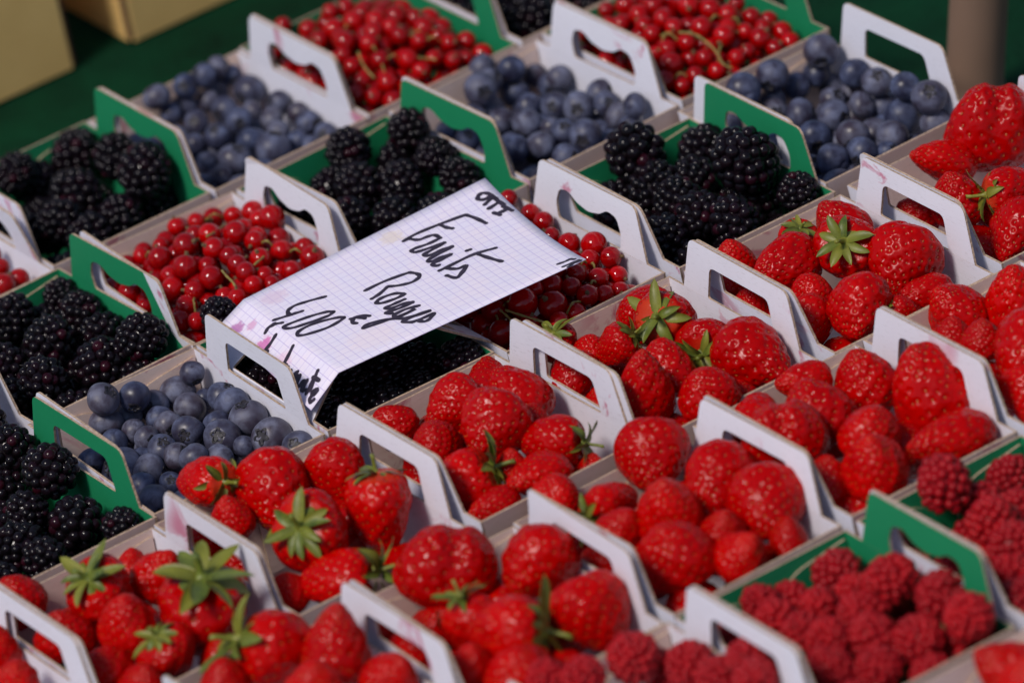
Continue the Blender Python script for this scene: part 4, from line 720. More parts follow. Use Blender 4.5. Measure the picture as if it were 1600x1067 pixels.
def straw_mat():
    m = Mat('strawberry_flesh')
    v = m.coord('Object', offset=True)
    oi = m.n('ShaderNodeObjectInfo')
    n1 = m.noise(60, 3, 0.55, v)
    base = m.mix(oi.outputs['Random'], (0.36, 0.0, 0.0), (0.54, 0.001, 0.0))
    c = m.mix(m.ramp(n1.outputs[0], [(0.35, (0, 0, 0)), (0.75, (0.8, 0.8, 0.8))]).outputs[0], base, (0.34, 0.0, 0.001))
    tc = m.n('ShaderNodeTexCoord'); sp = m.n('ShaderNodeSeparateXYZ'); m.l(tc.outputs['Object'], sp.inputs[0])
    sh = m.ramp(m.math('MULTIPLY', sp.outputs[2], -60.0), [(0.80, (0, 0, 0)), (1.0, (0.5, 0.5, 0.5))])
    c = m.mix(sh.outputs[0], c, (0.62, 0.10, 0.03))
    m.color(c)
    m.set(Roughness=0.14)
    m.b.inputs['Specular IOR Level'].default_value = 0.16
    m.b.inputs['Subsurface Weight'].default_value = 0.08
    m.b.inputs['Subsurface Radius'].default_value = (0.004, 0.0006, 0.0004)
    m.b.inputs['Subsurface Scale'].default_value = 0.6
    n3 = m.noise(95, 3, 0.6, v)
    m.l(m.ramp(n3.outputs[0], [(0.35, (0.10, 0.10, 0.10)), (0.70, (0.34, 0.34, 0.34))]).outputs[0], m.b.inputs['Roughness'])
    n2 = m.noise(900, 2, 0.5, v)
    m.bump(n2.outputs[0], 0.22, 0.0006)
    return m.m

def seed_mat():
    m = Mat('strawberry_seed')
    oi = m.n('ShaderNodeObjectInfo')
    gi = m.n('ShaderNodeNewGeometry')
    m.color(m.mix(gi.outputs['Random Per Island'], (0.44, 0.115, 0.016), (0.26, 0.022, 0.006)))
    m.set(Roughness=0.4)
    return m.m

def leaf_mat():
    m = Mat('calyx_leaf')
    v = m.coord('Object', offset=True)
    oi = m.n('ShaderNodeObjectInfo')
    n1 = m.noise(160, 3, 0.6, v)
    c = m.ramp(n1.outputs[0], [(0.3, (0.045, 0.078, 0.008)), (0.7, (0.150, 0.185, 0.020))]).outputs[0]
    c = m.mix(m.math('MULTIPLY', oi.outputs['Random'], 0.5), c, (0.30, 0.26, 0.025))
    m.color(c); m.set(Roughness=0.5)
    m.b.inputs['Subsurface Weight'].default_value = 0.15
    m.b.inputs['Subsurface Radius'].default_value = (0.001, 0.0015, 0.0004)
    m.bump(n1.outputs[0], 0.3, 0.001)
    return m.m

def blueberry_mat():
    m = Mat('blueberry_skin')
    v = m.coord('Object', offset=True)
    oi = m.n('ShaderNodeObjectInfo')
    n1 = m.noise(170, 4, 0.65, v, 0.4); n2 = m.noise(90, 2, 0.5, v)
    skin = m.mix(oi.outputs['Random'], (0.012, 0.012, 0.030), (0.030, 0.018, 0.030))
    bloom = m.mix(oi.outputs['Random'], (0.080, 0.102, 0.195), (0.150, 0.158, 0.225))
    f = m.math('MULTIPLY', m.ramp(n1.outputs[0], [(0.30, (0.10, 0.10, 0.10)), (0.62, (1, 1, 1))]).outputs[0],
               m.ramp(n2.outputs[0], [(0.33, (0.12, 0.12, 0.12)), (0.58, (1, 1, 1))]).outputs[0])
    m.color(m.mix(f, skin, bloom))
    rr = m.ramp(f, [(0.0, (0.30, 0.30, 0.30)), (0.8, (0.62, 0.62, 0.62))])
    m.l(rr.outputs[0], m.b.inputs['Roughness'])
    m.b.inputs['Specular IOR Level'].default_value = 0.4
    m.bump(n1.outputs[0], 0.08, 0.0005)
    return m.m

def crown_mat():
    m = Mat('blueberry_crown')
    n1 = m.noise(500, 2, 0.5, m.coord('Object', offset=True))
    m.color(m.ramp(n1.outputs[0], [(0.3, (0.006, 0.006, 0.009)), (0.7, (0.030, 0.026, 0.034))]).outputs[0])
    m.set(Roughness=0.6)
    return m.m

def currant_mat():
    m = Mat('currant_skin')
    v = m.coord('Object')
    oi = m.n('ShaderNodeObjectInfo')
    # pale meridians under the skin, from stalk end to blossom end
    sp = m.n('ShaderNodeSeparateXYZ'); m.l(v, sp.inputs[0])
    ang = m.math('ARCTAN2', sp.outputs[1], sp.outputs[0])
    w = m.math('ABSOLUTE', m.math('SINE', m.math('MULTIPLY', ang, 5.0)))
    f = m.ramp(w, [(0.0, (0.55, 0.55, 0.55)), (0.22, (0, 0, 0))]).outputs[0]
    base = m.mix(oi.outputs['Random'], (0.42, 0.0, 0.001), (0.25, 0.0, 0.001))
    c = m.mix(f, base, (0.56, 0.018, 0.010))
    m.color(c)
    m.set(Roughness=0.05)
    m.b.inputs['Specular IOR Level'].default_value = 0.38
    m.b.inputs['Subsurface Weight'].default_value = 0.65
    m.b.inputs['Subsurface Radius'].default_value = (0.004, 0.0004, 0.0003)
    m.b.inputs['Subsurface Scale'].default_value = 0.8
    return m.m

def plain(name, col, rough, spec=0.5, scale=300, var=0.3):
    m = Mat(name)
    n1 = m.noise(scale, 3, 0.6, m.coord('Object', offset=True))
    m.color(m.ramp(n1.outputs[0], [(0.3, tuple(x * (1 - var) for x in col)), (0.7, tuple(min(1, x * (1 + var)) for x in col))]).outputs[0])
    m.set(Roughness=rough); m.b.inputs['Specular IOR Level'].default_value = spec
    return m

def blackberry_mat():
    m = Mat('blackberry_skin')
    oi = m.n('ShaderNodeObjectInfo')
    n1 = m.noise(120, 2, 0.5, m.coord('Object', offset=True))
    gi = m.n('ShaderNodeNewGeometry')
    c = m.ramp(gi.outputs['Random Per Island'], [(0.0, (0.004, 0.0035, 0.005)), (0.80, (0.007, 0.004, 0.006)), (0.93, (0.012, 0.003, 0.006)), (1.0, (0.030, 0.003, 0.008))]).outputs[0]
    c = m.mix(m.ramp(n1.outputs[0], [(0.45, (0, 0, 0)), (0.75, (0.6, 0.6, 0.6))]).outputs[0], c, (0.012, 0.005, 0.010))
    m.color(c); m.set(Roughness=0.11); m.b.inputs['Specular IOR Level'].default_value = 0.22
    return m.m

def raspberry_mat():
    m = Mat('raspberry_skin')
    oi = m.n('ShaderNodeObjectInfo')
    n1 = m.noise(300, 3, 0.6, m.coord('Object', offset=True))
    gi = m.n('ShaderNodeNewGeometry')
    base = m.mix(oi.outputs['Random'], (0.44, 0.003, 0.008), (0.30, 0.002, 0.007))
    base = m.mix(m.math('MULTIPLY', gi.outputs['Random Per Island'], 0.6), base, (0.20, 0.001, 0.005))
    c = m.mix(m.ramp(n1.outputs[0], [(0.50, (0, 0, 0)), (0.8, (0.35, 0.35, 0.35))]).outputs[0], base, (0.38, 0.015, 0.02))
    m.color(c); m.set(Roughness=0.32)
    m.b.inputs['Specular IOR Level'].default_value = 0.18
    m.b.inputs['Subsurface Weight'].default_value = 0.2
    m.b.inputs['Subsurface Radius'].default_value = (0.003, 0.0004, 0.0004)
    m.b.inputs['Sheen Weight'].default_value = 0.04
    return m.m

M_CLOTH = cloth_mat(); M_KRAFT = kraft_mat(); M_STRAW = straw_mat(); M_SEED = seed_mat(); M_LEAF = leaf_mat()
M_BLUE = blueberry_mat(); M_CROWN = crown_mat(); M_CURR = currant_mat(); M_BLACK = blackberry_mat(); M_RASP = raspberry_mat()
M_TIP = plain('withered_blossom', (0.13, 0.075, 0.030), 0.8).m
M_STEM = plain('currant_stalk', (0.26, 0.20, 0.05), 0.55).m
M_POST = plain('painted_post', (0.20, 0.125, 0.085), 0.6, 0.3, 8, 0.12).m
M_SEAM = plain('dark_seam', (0.06, 0.018, 0.012), 0.8).m
M_INK = plain('marker_ink', (0.035, 0.025, 0.042), 0.55, 0.3, 200, 0.35).m

# ------------------------------------------------------------ table
def table():
    nx = ny = 70
    x0, x1, y0, y1 = -1.6, 1.9, -2.0, 2.0
    xs = np.linspace(x0, x1, nx); ys = np.linspace(y0, y1, ny)
    verts = []
    for y in ys:
        for x in xs:
            z = 0.0008 * (math.sin(x * 23 + y * 9) + math.sin(x * 7 - y * 31 + 1.3)) - 0.0016
            verts.append((x, y, z))
    faces = [(j * nx + i, j * nx + i + 1, (j + 1) * nx + i + 1, (j + 1) * nx + i) for j in range(ny - 1) for i in range(nx - 1)]
    o = mesh_obj('table_cover', make_mesh('table_cover', verts, faces, [M_CLOTH], smooth=True))
    tag(o, 'dark green cloth covering the market table under the punnets', 'tablecloth', kind='structure')
table()

# ------------------------------------------------------------ card panels
LA, LB, HH = 0.0972, 0.1280, 0.064
TH = 0.0012
TAPER = 0.004

def extrude_poly(name, outer, hole, thick, mats):
    """flat sheet in local (y,z) extruded along +x by thick; face at x=0 takes mats[0], at x=thick mats[1], rim mats[2]"""
    verts, faces, fm = [], [], []
    n = len(outer)
    for x in (0.0, thick):
        verts += [(x, p[0], p[1]) for p in outer]
    if hole:
        h = len(hole)
        for x in (0.0, thick):
            verts += [(x, p[0], p[1]) for p in hole]
    for i in range(n):
        j = (i + 1) % n
        faces.append((i, j, n + j, n + i)); fm.append(2)
    if not hole:
        faces.append(tuple(range(n - 1, -1, -1))); fm.append(0)
        faces.append(tuple(range(n, 2 * n))); fm.append(1)
    else:
        o2 = 2 * n
        for i in range(h):
            j = (i + 1) % h
            faces.append((o2 + j, o2 + i, o2 + h + i, o2 + h + j)); fm.append(2)
        loops = [[Vector((p[0], p[1], 0)) for p in outer], [Vector((p[0], p[1], 0)) for p in hole]]
        flatpts = loops[0] + loops[1]
        idx = lambda k, x: (k + x * n) if k < n else (o2 + (k - n) + x * h)
        for tri in tessellate_polygon(loops):
            a, b, c = (flatpts[k] for k in tri)
            tri = tri if (b - a).cross(c - a).z > 0 else tri[::-1]
            faces.append(tuple(idx(k, 0) for k in tri[::-1])); fm.append(0)
            faces.append(tuple(idx(k, 1) for k in tri)); fm.append(1)
    return make_mesh(name, verts, faces, mats, fm)

def rounded(pts, radii, seg=5):
    out = []
    n = len(pts)
    for i in range(n):
        p0, p1, p2 = (Vector(pts[i - 1]), Vector(pts[i]), Vector(pts[(i + 1) % n]))
        r = radii[i]
        if r <= 0:
            out.append(tuple(p1)); continue
        a = (p0 - p1).normalized(); b = (p2 - p1).normalized()
        for k in range(seg + 1):
            t = k / seg
            q = (p1 + a * r) * (1 - t) ** 2 + p1 * 2 * t * (1 - t) + (p1 + b * r) * t ** 2
            out.append(tuple(q))
    return out

HANDLE_H = 0.0285
def handle_loops(kind):
    w0, w1 = LB * 0.388, LB * 0.325
    outer = rounded([(-w0, 0), (w0, 0), (w1, HANDLE_H), (-w1, HANDLE_H)], [0, 0, 0.0045, 0.0045], 6)
    if kind == 'plain':
        hole = rounded([(-0.0285, 0.0006), (0.0285, 0.0006), (0.0250, 0.0185), (-0.0250, 0.0185)], [0.0015, 0.0015, 0.004, 0.004], 5)
    else:
        pts = [(-0.027, 0.0006), (0.027, 0.0006), (0.0285, 0.009), (0.025, 0.0172), (0.017, 0.0185), (0.010, 0.0145), (0, 0.0125), (-0.010, 0.0145), (-0.017, 0.0185), (-0.025, 0.0172), (-0.0285, 0.009)]
        hole = rounded(pts, [0.002, 0.002, 0.003, 0.003, 0.003, 0.002, 0.003, 0.002, 0.003, 0.003, 0.003], 4)
    return outer, hole

LOOPS = {k: handle_loops(k) for k in ('plain', 'kidney')}
TONGUES = ('3_1', '2_-1', '3_-2', '4_-1')
MESH_CACHE = {}
def cached(key, fn):
    if key not in MESH_CACHE:
        MESH_CACHE[key] = fn()
    return MESH_CACHE[key]

def wall_poly(w_top, w_bot):
    return [(-w_bot / 2, 0), (w_bot / 2, 0), (w_top / 2, HH), (-w_top / 2, HH)]

def punnet(key, spec):
    cx, cy, rot, inner, hole, tilt_l, tilt_r, label = spec
    M_IN = {'w': M_WHITE, 'g': M_GREEN}[inner]
    M_END = {'w': M_WARM_LIT, 'g': M_GREEN}[inner]
    root = empty('fruit_punnet', (cx * MM, cy * MM, 0.0012))
    root.rotation_euler = (0, 0, R(rot))
    tag(root, label, 'punnet', 'cardboard fruit punnets packed in rows')
    # bottom
    bw, bl = LA - 2 * TAPER - 0.002, LB - 2 * TAPER - 0.002
    def mk_bottom():
        return extrude_poly('bottom', [(-bl / 2, -bw / 2), (bl / 2, -bw / 2), (bl / 2, bw / 2), (-bl / 2, bw / 2)], None, TH, [M_WHITE, M_IN, M_EDGE])
    b = mesh_obj('bottom', cached(('bot', inner), mk_bottom), root)
    b.matrix_local = Matrix(((0, 0, 1, 0), (0, 1, 0, 0), (1, 0, 0, 0), (0, 0, 0, 1)))
    slope_h = HH
    # long walls that carry the handles: local x = out->in thickness
    for side, tilt in ((-1, tilt_l), (1, tilt_r)):
        def mk_wall():
            return extrude_poly('side_wall', wall_poly(LB, LB - 2 * TAPER), None, TH, [M_WHITE, M_IN, M_EDGE])
        w = mesh_obj('side_wall', cached(('wallB', inner), mk_wall), root)
        lean = math.atan2(TAPER, HH)
        base = Matrix.Translation((side * (LA / 2 - TAPER), 0, 0))
        m = Matrix.Rotation(0 if side < 0 else math.pi, 4, 'Z') @ Matrix.Rotation(-lean, 4, 'Y')
        w.matrix_local = base @ m
        def mk_handle():
            A, B = LOOPS[hole]
            return extrude_poly('handle', A, B, TH, [M_WHITE, M_IN, M_EDGE])
        h = mesh_obj('handle', cached(('handle', inner, hole), mk_handle), w)
        h.matrix_local = Matrix.Translation((0, 0, HH)) @ Matrix.Rotation(R(tilt), 4, 'Y')
        if side > 0 and key in TONGUES:
            def mk_tongue():
                return extrude_poly('hole_tongue', rounded([(-0.017, 0), (0.013, 0), (0.018, 0.0055), (-0.020, 0.0055)], [0.001, 0.002, 0, 0], 3), None, 0.0006, [M_WHITE, M_IN, M_EDGE])
            g = mesh_obj('hole_tongue', cached(('tongue', inner), mk_tongue), w)
            g.matrix_local = h.matrix_local @ Matrix.Translation((0.0012, 0, 0.0192)) @ Matrix.Rotation(R(-28), 4, 'Y') @ Matrix.Translation((0, 0, -0.0055))
    for side in (-1, 1):
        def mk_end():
            return extrude_poly('end_wall', wall_poly(LA - 2 * TH, LA - 2 * TAPER - 2 * TH), None, TH, [M_WARM_LIT, M_END, M_EDGE])
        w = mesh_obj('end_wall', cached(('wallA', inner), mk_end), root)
        lean = math.atan2(TAPER, HH)
        base = Matrix.Translation((0, side * (LB / 2 - TAPER), 0))
        m = Matrix.Rotation(math.pi / 2 if side < 0 else -math.pi / 2, 4, 'Z') @ Matrix.Rotation(-lean, 4, 'Y')
        w.matrix_local = base @ m
        # glued corner flaps lying on the inside of the end wall
        for s2 in (-1, 1):
            def mk_flap():
                e = s2 * (LA / 2 - TH - 0.0012)
                pts = [(e - s2 * 0.003, 0.012), (e, HH - 0.0030), (s2 * 0.012, HH - 0.0075), (s2 * 0.004, HH - 0.022), (s2 * 0.004, 0.012)]
                rad = [0, 0.001, 0.010, 0.004, 0]
                lp = rounded(pts, rad, 6)
                if s2 > 0: lp = lp[::-1]
                lp = lp[::-1]
                return extrude_poly('corner_flap', lp[::-1], None, 0.0012, [M_WHITE, M_END, M_EDGE])
            f = mesh_obj('corner_flap', cached(('flap', inner, s2), mk_flap), w)
            f.matrix_local = Matrix.Translation((TH + 0.0001, 0, 0))
    return root

for key, spec in PUNNETS.items():
    punnet(key, spec)

# ------------------------------------------------------------ fruit meshes
def sphere_dirs(nu, nv):
    th = np.linspace(0, math.pi, nv + 1)[1:-1]
    ph = np.arange(nu) * 2 * math.pi / nu
    T, P = np.meshgrid(th, ph, indexing='ij')
    d = np.stack([np.sin(T) * np.cos(P), np.sin(T) * np.sin(P), np.cos(T)], -1).reshape(-1, 3)
    d = np.vstack([d, [[0, 0, 1]], [[0, 0, -1]]])
    faces = []
    m = nv - 1
    for j in range(m - 1):
        for i in range(nu):
            a = j * nu + i; b = j * nu + (i + 1) % nu
            faces.append((a, a + nu, b + nu, b))
    top, bot = m * nu, m * nu + 1
    for i in range(nu):
        faces.append((top, i, (i + 1) % nu))
        faces.append((bot, (m - 1) * nu + (i + 1) % nu, (m - 1) * nu + i))
    return d, faces

def fib(n, jitter=0.0, rng=None):
    i = np.arange(n) + 0.5
    z = 1 - 2 * i / n
    a = i * 2.399963
    r = np.sqrt(1 - z * z)
    d = np.stack([r * np.cos(a), r * np.sin(a), z], -1)
    if jitter:
        d += rng.normal(scale=jitter, size=d.shape)
        d /= np.linalg.norm(d, axis=1)[:, None]
    return d

def ico(sub):
    bm = bmesh.new()
    bmesh.ops.create_icosphere(bm, subdivisions=sub, radius=1.0)
    v = np.array([x.co[:] for x in bm.verts]); v /= np.linalg.norm(v, axis=1)[:, None]
    f = [[y.index for y in x.verts] for x in bm.faces]
    bm.free()
    return v, f

# strawberry: unit size = 1 mm radius scaled later; tip towards +z, calyx at -z. Built for a 16 mm radius.
def straw_shape(dirs, var):
    """dirs -> surface points (metres) for variant var"""
    z = dirs[:, 2]; phi = np.arctan2(dirs[:, 1], dirs[:, 0])
    t = (1 - z) / 2                       # 0 at the tip, 1 at the calyx end
    st = np.sqrt(np.maximum(0, 1 - z * z))
    taper = [0.44, 0.52, 0.34, 0.47, 0.30, 0.34][var]
    rad = st * (1 - taper * np.clip((z + 0.35) / 1.35, 0, 1) ** 1.25)
    rad *= 1 + 0.05 * np.exp(-((z + 0.55) / 0.25) ** 2)
    flat = [0.10, 0.05, 0.14, 0.16, 0.08, 0.12][var]
    rad = rad * (1 + flat * np.cos(2 * phi + var) * 0.5 + 0.03 * np.cos(3 * phi + 2 * var))
    zz = z * [1.16, 1.24, 1.05, 1.12, 1.1, 1.0][var]
    zz = np.where(z < -0.72, zz + (-0.72 - z) * 0.75, zz)  # hollow at the calyx
    x = rad * np.cos(phi); y = rad * np.sin(phi)
    if var >= 4:                           # twin-lobed berries
        groove = np.exp(-(x / 0.22) ** 2) * np.clip(z + 0.2, 0, 1)
        zz = zz - 0.17 * groove
        x = x * (1.16 + 0.10 * np.clip(z, 0, 1)); y = y * (1 - 0.16 * groove)
    x = x + 0.10 * np.sin(zz * 2.0 + var) * (1 if var % 2 else -1) * 0.5
    return np.stack([x, y, zz], -1) * 0.016

def straw_variant(var):
    rng = np.random.default_rng(50 + var)
    d, faces = sphere_dirs(150, 110)
    P = straw_shape(d, var)
    C0 = P.mean(0)
    ns = [185, 205, 165, 195, 200, 185][var]
    sd = fib(ns, 0.035, rng)
    sd = sd[sd[:, 2] > -0.80]
    S = straw_shape(sd, var)
    # surface normals (finite differences through the lattice)
    def normal(dd):
        e = 1e-3
        a = np.cross(dd, [0.13, 0.7, 0.4]); a /= np.linalg.norm(a, axis=1)[:, None]
        b = np.cross(dd, a)
        def sh(q):
            q = q / np.linalg.norm(q, axis=1)[:, None]
            return straw_shape(q, var)
        n = np.cross(sh(dd + e * a) - sh(dd - e * a), sh(dd + e * b) - sh(dd - e * b))
        n /= np.linalg.norm(n, axis=1)[:, None] + 1e-12
        s = np.sign((n * dd).sum(1)); s[s == 0] = 1
        return n * s[:, None]
    N = normal(d); NS = normal(sd)
    D2 = ((P[:, None, :] - S[None]) ** 2).sum(-1)
    dmin = np.sqrt(D2.min(1))
    sig = 0.00100
    dep = np.exp(-(dmin / sig) ** 2)
    rim = np.exp(-((dmin - 0.0020) / 0.0007) ** 2)
    low = 0.00018 * np.sin(P[:, 0] * 700 + P[:, 2] * 420 + var) + 0.00022 * np.sin(P[:, 1] * 520 - P[:, 2] * 610)
    P2 = P + N * (-0.00066 * dep + 0.00012 * rim + low)[:, None]
    body = make_mesh('flesh', P2, faces, [M_STRAW], smooth=True)
    # seeds
    verts, fcs = [], []
    for s, n in zip(S, NS):
        ax = np.array([0, 0, 1.0]); tz = ax - n * (ax @ n); tz /= np.linalg.norm(tz) + 1e-9
        tx = np.cross(n, tz)
        c = s - n * 0.00042
        b = len(verts)
        L, W, Hh = 0.00066, 0.00037, 0.00036
        ring = [c + tz * L, c + tx * W + tz * .1 * L, c - tz * L, c - tx * W + tz * .1 * L]
        verts += ring + [c + n * Hh]
        fcs += [(b, b + 1, b + 4), (b + 1, b + 2, b + 4), (b + 2, b + 3, b + 4), (b + 3, b, b + 4)]
    seeds = make_mesh('seeds', verts, fcs, [M_SEED], smooth=True)
    return body, seeds

STRAWS = [straw_variant(v) for v in range(6)]

def sepal_mesh(seed):
    rng = random.Random(seed)
    L = 0.0125 * rng.uniform(.85, 1.15); W = 0.0021 * rng.uniform(.85, 1.15)
    n = 7
    verts, faces = [], []
    curl = rng.uniform(-0.3, 1.5); tw = rng.uniform(-.5, .5); bend = rng.uniform(-.0018, .0018)
    for i in range(n):
        t = i / (n - 1)
        w = W * (0.62 + 1.5 * t - 0.6 * t * t) * (1 - t) ** 0.6 * 1.25 if t < 1 else 0.00005
        z = -0.0035 * math.sin(t * 1.7) * 1.0 + curl * 0.006 * t * t - 0.0006
        x = 0.0016 + L * t
        for s in (-1, 0, 1):
            verts.append((x, s * w * math.cos(tw * t) + bend * t * t, z + s * w * math.sin(tw * t) - (0.0008 * (1 - t) if s == 0 else 0)))
    for i in range(n - 1):
        for k in range(2):
            a = i * 3 + k
            faces.append((a, a + 1, a + 4, a + 3))
    m = len(verts)
    verts += [(x, y, z - 0.00012) for x, y, z in verts]
    faces += [(f[3] + m, f[2] + m, f[1] + m, f[0] + m) for f in faces]
    for i in range(n - 1):
        a = i * 3; faces.append((a + 3, a, a + m, a + 3 + m)); a = i * 3 + 2; faces.append((a, a + 3, a + 3 + m, a + m))
    return make_mesh('sepal', verts, faces, [M_LEAF], smooth=True)
SEPALS = [sepal_mesh(s) for s in range(5)]

def calyx_hub():
    verts, faces = [], []
    prof = [(0.0034, 0.0006), (0.0030, -0.0008), (0.0016, -0.0014), (0.0010, -0.0030), (0.0009, -0.0070), (0.0011, -0.0095)]
    n = 10
    for j, (r, z) in enumerate(prof):
        for i in range(n):
            a = 2 * math.pi * i / n
            verts.append((r * math.cos(a) + 0.0016 * max(0, j - 2) ** 1.3 * .35, r * math.sin(a), z))
    for j in range(len(prof) - 1):
        for i in range(n):
            a = j * n + i; b = j * n + (i + 1) % n
            faces.append((a, b, b + n, a + n))
    faces.append(tuple(range((len(prof) - 1) * n, len(prof) * n)))
    return make_mesh('calyx', verts, faces, [M_LEAF], smooth=True)
HUB = calyx_hub()

def frame_from_axis(ax, spin):
    q = Vector(ax).to_track_quat('Z', 'Y')
    return q @ Quaternion((0, 0, 1), spin)

def strawberry(x, y, z, r, ax, asp, cal, fl, rs):
    root = empty('strawberry', (x * MM, y * MM, z * MM))
    root.rotation_mode = 'QUATERNION'
    s = r / 16.0 * 1.06
    sz = s * (0.5 + 0.5 * asp)
    sx = s * (1.5 - 0.5 * asp)
    if fl == '2':
        # widest side of a twin berry lies across the view
        zc = Vector(ax).normalized(); xc = (CAM_RIGHT - zc * CAM_RIGHT.dot(zc)).normalized(); yc = zc.cross(xc)
        root.rotation_quaternion = Matrix((xc, yc, zc)).transposed().to_quaternion()
        var = rs.choice((4, 5))
    else:
        root.rotation_quaternion = frame_from_axis(ax, rs.uniform(0, 6.28))
        var = rs.randrange(4)
    root.scale = (sx, sx, sz)
    body, seeds = STRAWS[var]
    f = mesh_obj('flesh', body, root)
    sd = mesh_obj('seeds', seeds, root); sd['kind'] = 'stuff'
    if cal:
        h = mesh_obj('calyx', HUB, root)
        h.location = (0, 0, -0.0150)
        k = rs.choice((9, 10, 11, 12))
        sc = rs.uniform(0.9, 1.25)
        h.scale = (sc, sc, sc)
        for i in range(k):
            p = mesh_obj('sepal', rs.choice(SEPALS), h)
            p.rotation_euler = (rs.uniform(-.35, .35), rs.uniform(-.55, .30), 2 * math.pi * i / k + rs.uniform(-.15, .15))
            e = rs.uniform(.85, 1.2); p.scale = (e, e, 1)
    return root

# berries made of drupelets: many small beads round a core
def drupe_variant(seed, n, rr, long, hollow=False):
    rng = np.random.default_rng(seed)
    v, f = ico(2)
    f = np.array(f)
    c = fib(n, 0.045, rng)
    verts, faces = [], []
    core, cf = ico(3)
    def shape(P):
        P = P.copy()
        P[:, :2] *= (1 - 0.20 * np.clip(P[:, 2], 0, 1.2) ** 1.5)[:, None]
        P[:, 2] *= long
        return P
    verts.append(shape(core * 0.80)); faces.append(np.array(cf)); off = len(core)
    for k in range(n):
        if hollow and c[k, 2] < -0.86: continue
        rad = rr * rng.uniform(.90, 1.10)
        cen = shape((c[k] * rng.uniform(.80, .88))[None])[0]
        verts.append(v * rad * np.array([1, 1, 1.0]) + cen); faces.append(f + off); off += len(v)
    return np.vstack(verts), np.vstack(faces)

BLACKS = []
for s in range(5):
    P, f = drupe_variant(100 + s, [58, 66, 74, 62, 70][s], [.245, .23, .215, .235, .222][s], [1.18, 1.08, 1.25, 1.0, 1.12][s])
    BLACKS.append(make_mesh('drupelets', P * 0.0100, f, [M_BLACK], smooth=True))
RASPS = []
for s in range(4):
    P, f = drupe_variant(200 + s, [76, 84, 80, 88][s], [.208, .198, .204, .194][s], [1.08, 1.18, 1.0, 1.12][s], hollow=True)
    RASPS.append(make_mesh('drupelets', P * 0.0102, f, [M_RASP], smooth=True))

# blueberry: flattened ball with a sunken crown at +z
def blueberry_meshes():
    out = []
    for s in range(3):
        rng = np.random.default_rng(300 + s)
        d, faces = sphere_dirs(44, 48)
        th = np.arccos(np.clip(d[:, 2], -1, 1)); ph = np.arctan2(d[:, 1], d[:, 0])
        r = np.ones(len(d)) * (1 + 0.02 * np.cos(2 * ph + s) + 0.015 * np.cos(3 * ph + th * 2))
        P = d * r[:, None]
        P[:, 2] *= 0.88 + 0.04 * s
        crater = np.exp(-(th / 0.30) ** 4)
        P[:, 2] -= crater * 0.13
        back = np.exp(-((math.pi - th) / 0.16) ** 2)
        P[:, 2] += back * 0.10
        body = make_mesh('skin', P * 0.008, faces, [M_BLUE], smooth=True)
        verts, fc = [], []
        n = 40
        zt = 0.88 + 0.04 * s
        for i in range(n):
            a = 2 * math.pi * i / n
            k = abs(math.cos(2.5 * a + s)) ** 1.3
            jag = rng.uniform(.85, 1.15)
            ri = 0.17 + 0.12 * k * jag
            ro = 0.25 + 0.20 * k * jag
            verts += [(ri * math.cos(a), ri * math.sin(a), zt - 0.105), ((ri + .035) * math.cos(a), (ri + .035) * math.sin(a), zt - 0.055 + 0.02 * k),
                      (ro * math.cos(a), ro * math.sin(a), zt - 0.045 - 0.10 * (ro - 0.25) + rng.uniform(-.01, .02)),
                      (ro * 0.98 * math.cos(a), ro * 0.98 * math.sin(a), zt - 0.12)]
        for i in range(n):
            j = (i + 1) % n
            for k in range(4):
                k2 = (k + 1) % 4
                fc.append((4 * i + k, 4 * j + k, 4 * j + k2, 4 * i + k2))
        m = len(verts)
        verts += [(0, 0, zt - 0.115)]
        for i in range(n):
            fc.append((4 * i, 4 * ((i + 1) % n), m))
        crown = make_mesh('crown', np.array(verts) * 0.008, fc, [M_CROWN], smooth=False)
        out.append((body, crown))
    return out
BLUES = blueberry_meshes()

def currant_meshes():
    d, faces = sphere_dirs(32, 24)
    P = d.copy(); P[:, 2] *= 0.96
    th = np.arccos(np.clip(d[:, 2], -1, 1))
    P[:, 2] -= 0.05 * np.exp(-(th / 0.25) ** 2)
    body = make_mesh('skin', P * 0.0055, faces, [M_CURR], smooth=True)
    verts, fc = [], []
    n = 9
    rng = np.random.default_rng(4)
    prof = [(0.20, 0.86), (0.17, 0.98), (0.10, 1.06), (0.16, 1.20), (0.05, 1.17)]
    for r, z in prof:
        for i in range(n):
            a = 2 * math.pi * i / n
            k = rng.uniform(.7, 1.3)
            verts.append((r * k * math.cos(a), r * k * math.sin(a), z + rng.uniform(-.02, .02)))
    for j in range(len(prof) - 1):
        for i in range(n):
            a = j * n + i; b = j * n + (i + 1) % n
            fc.append((a, b, b + n, a + n))
    fc.append(tuple(range((len(prof) - 1) * n, len(prof) * n)))
    tip = make_mesh('blossom_end', np.array(verts) * 0.0055, fc, [M_TIP], smooth=True)
    return body, tip
CUR_BODY, CUR_TIP = currant_meshes()

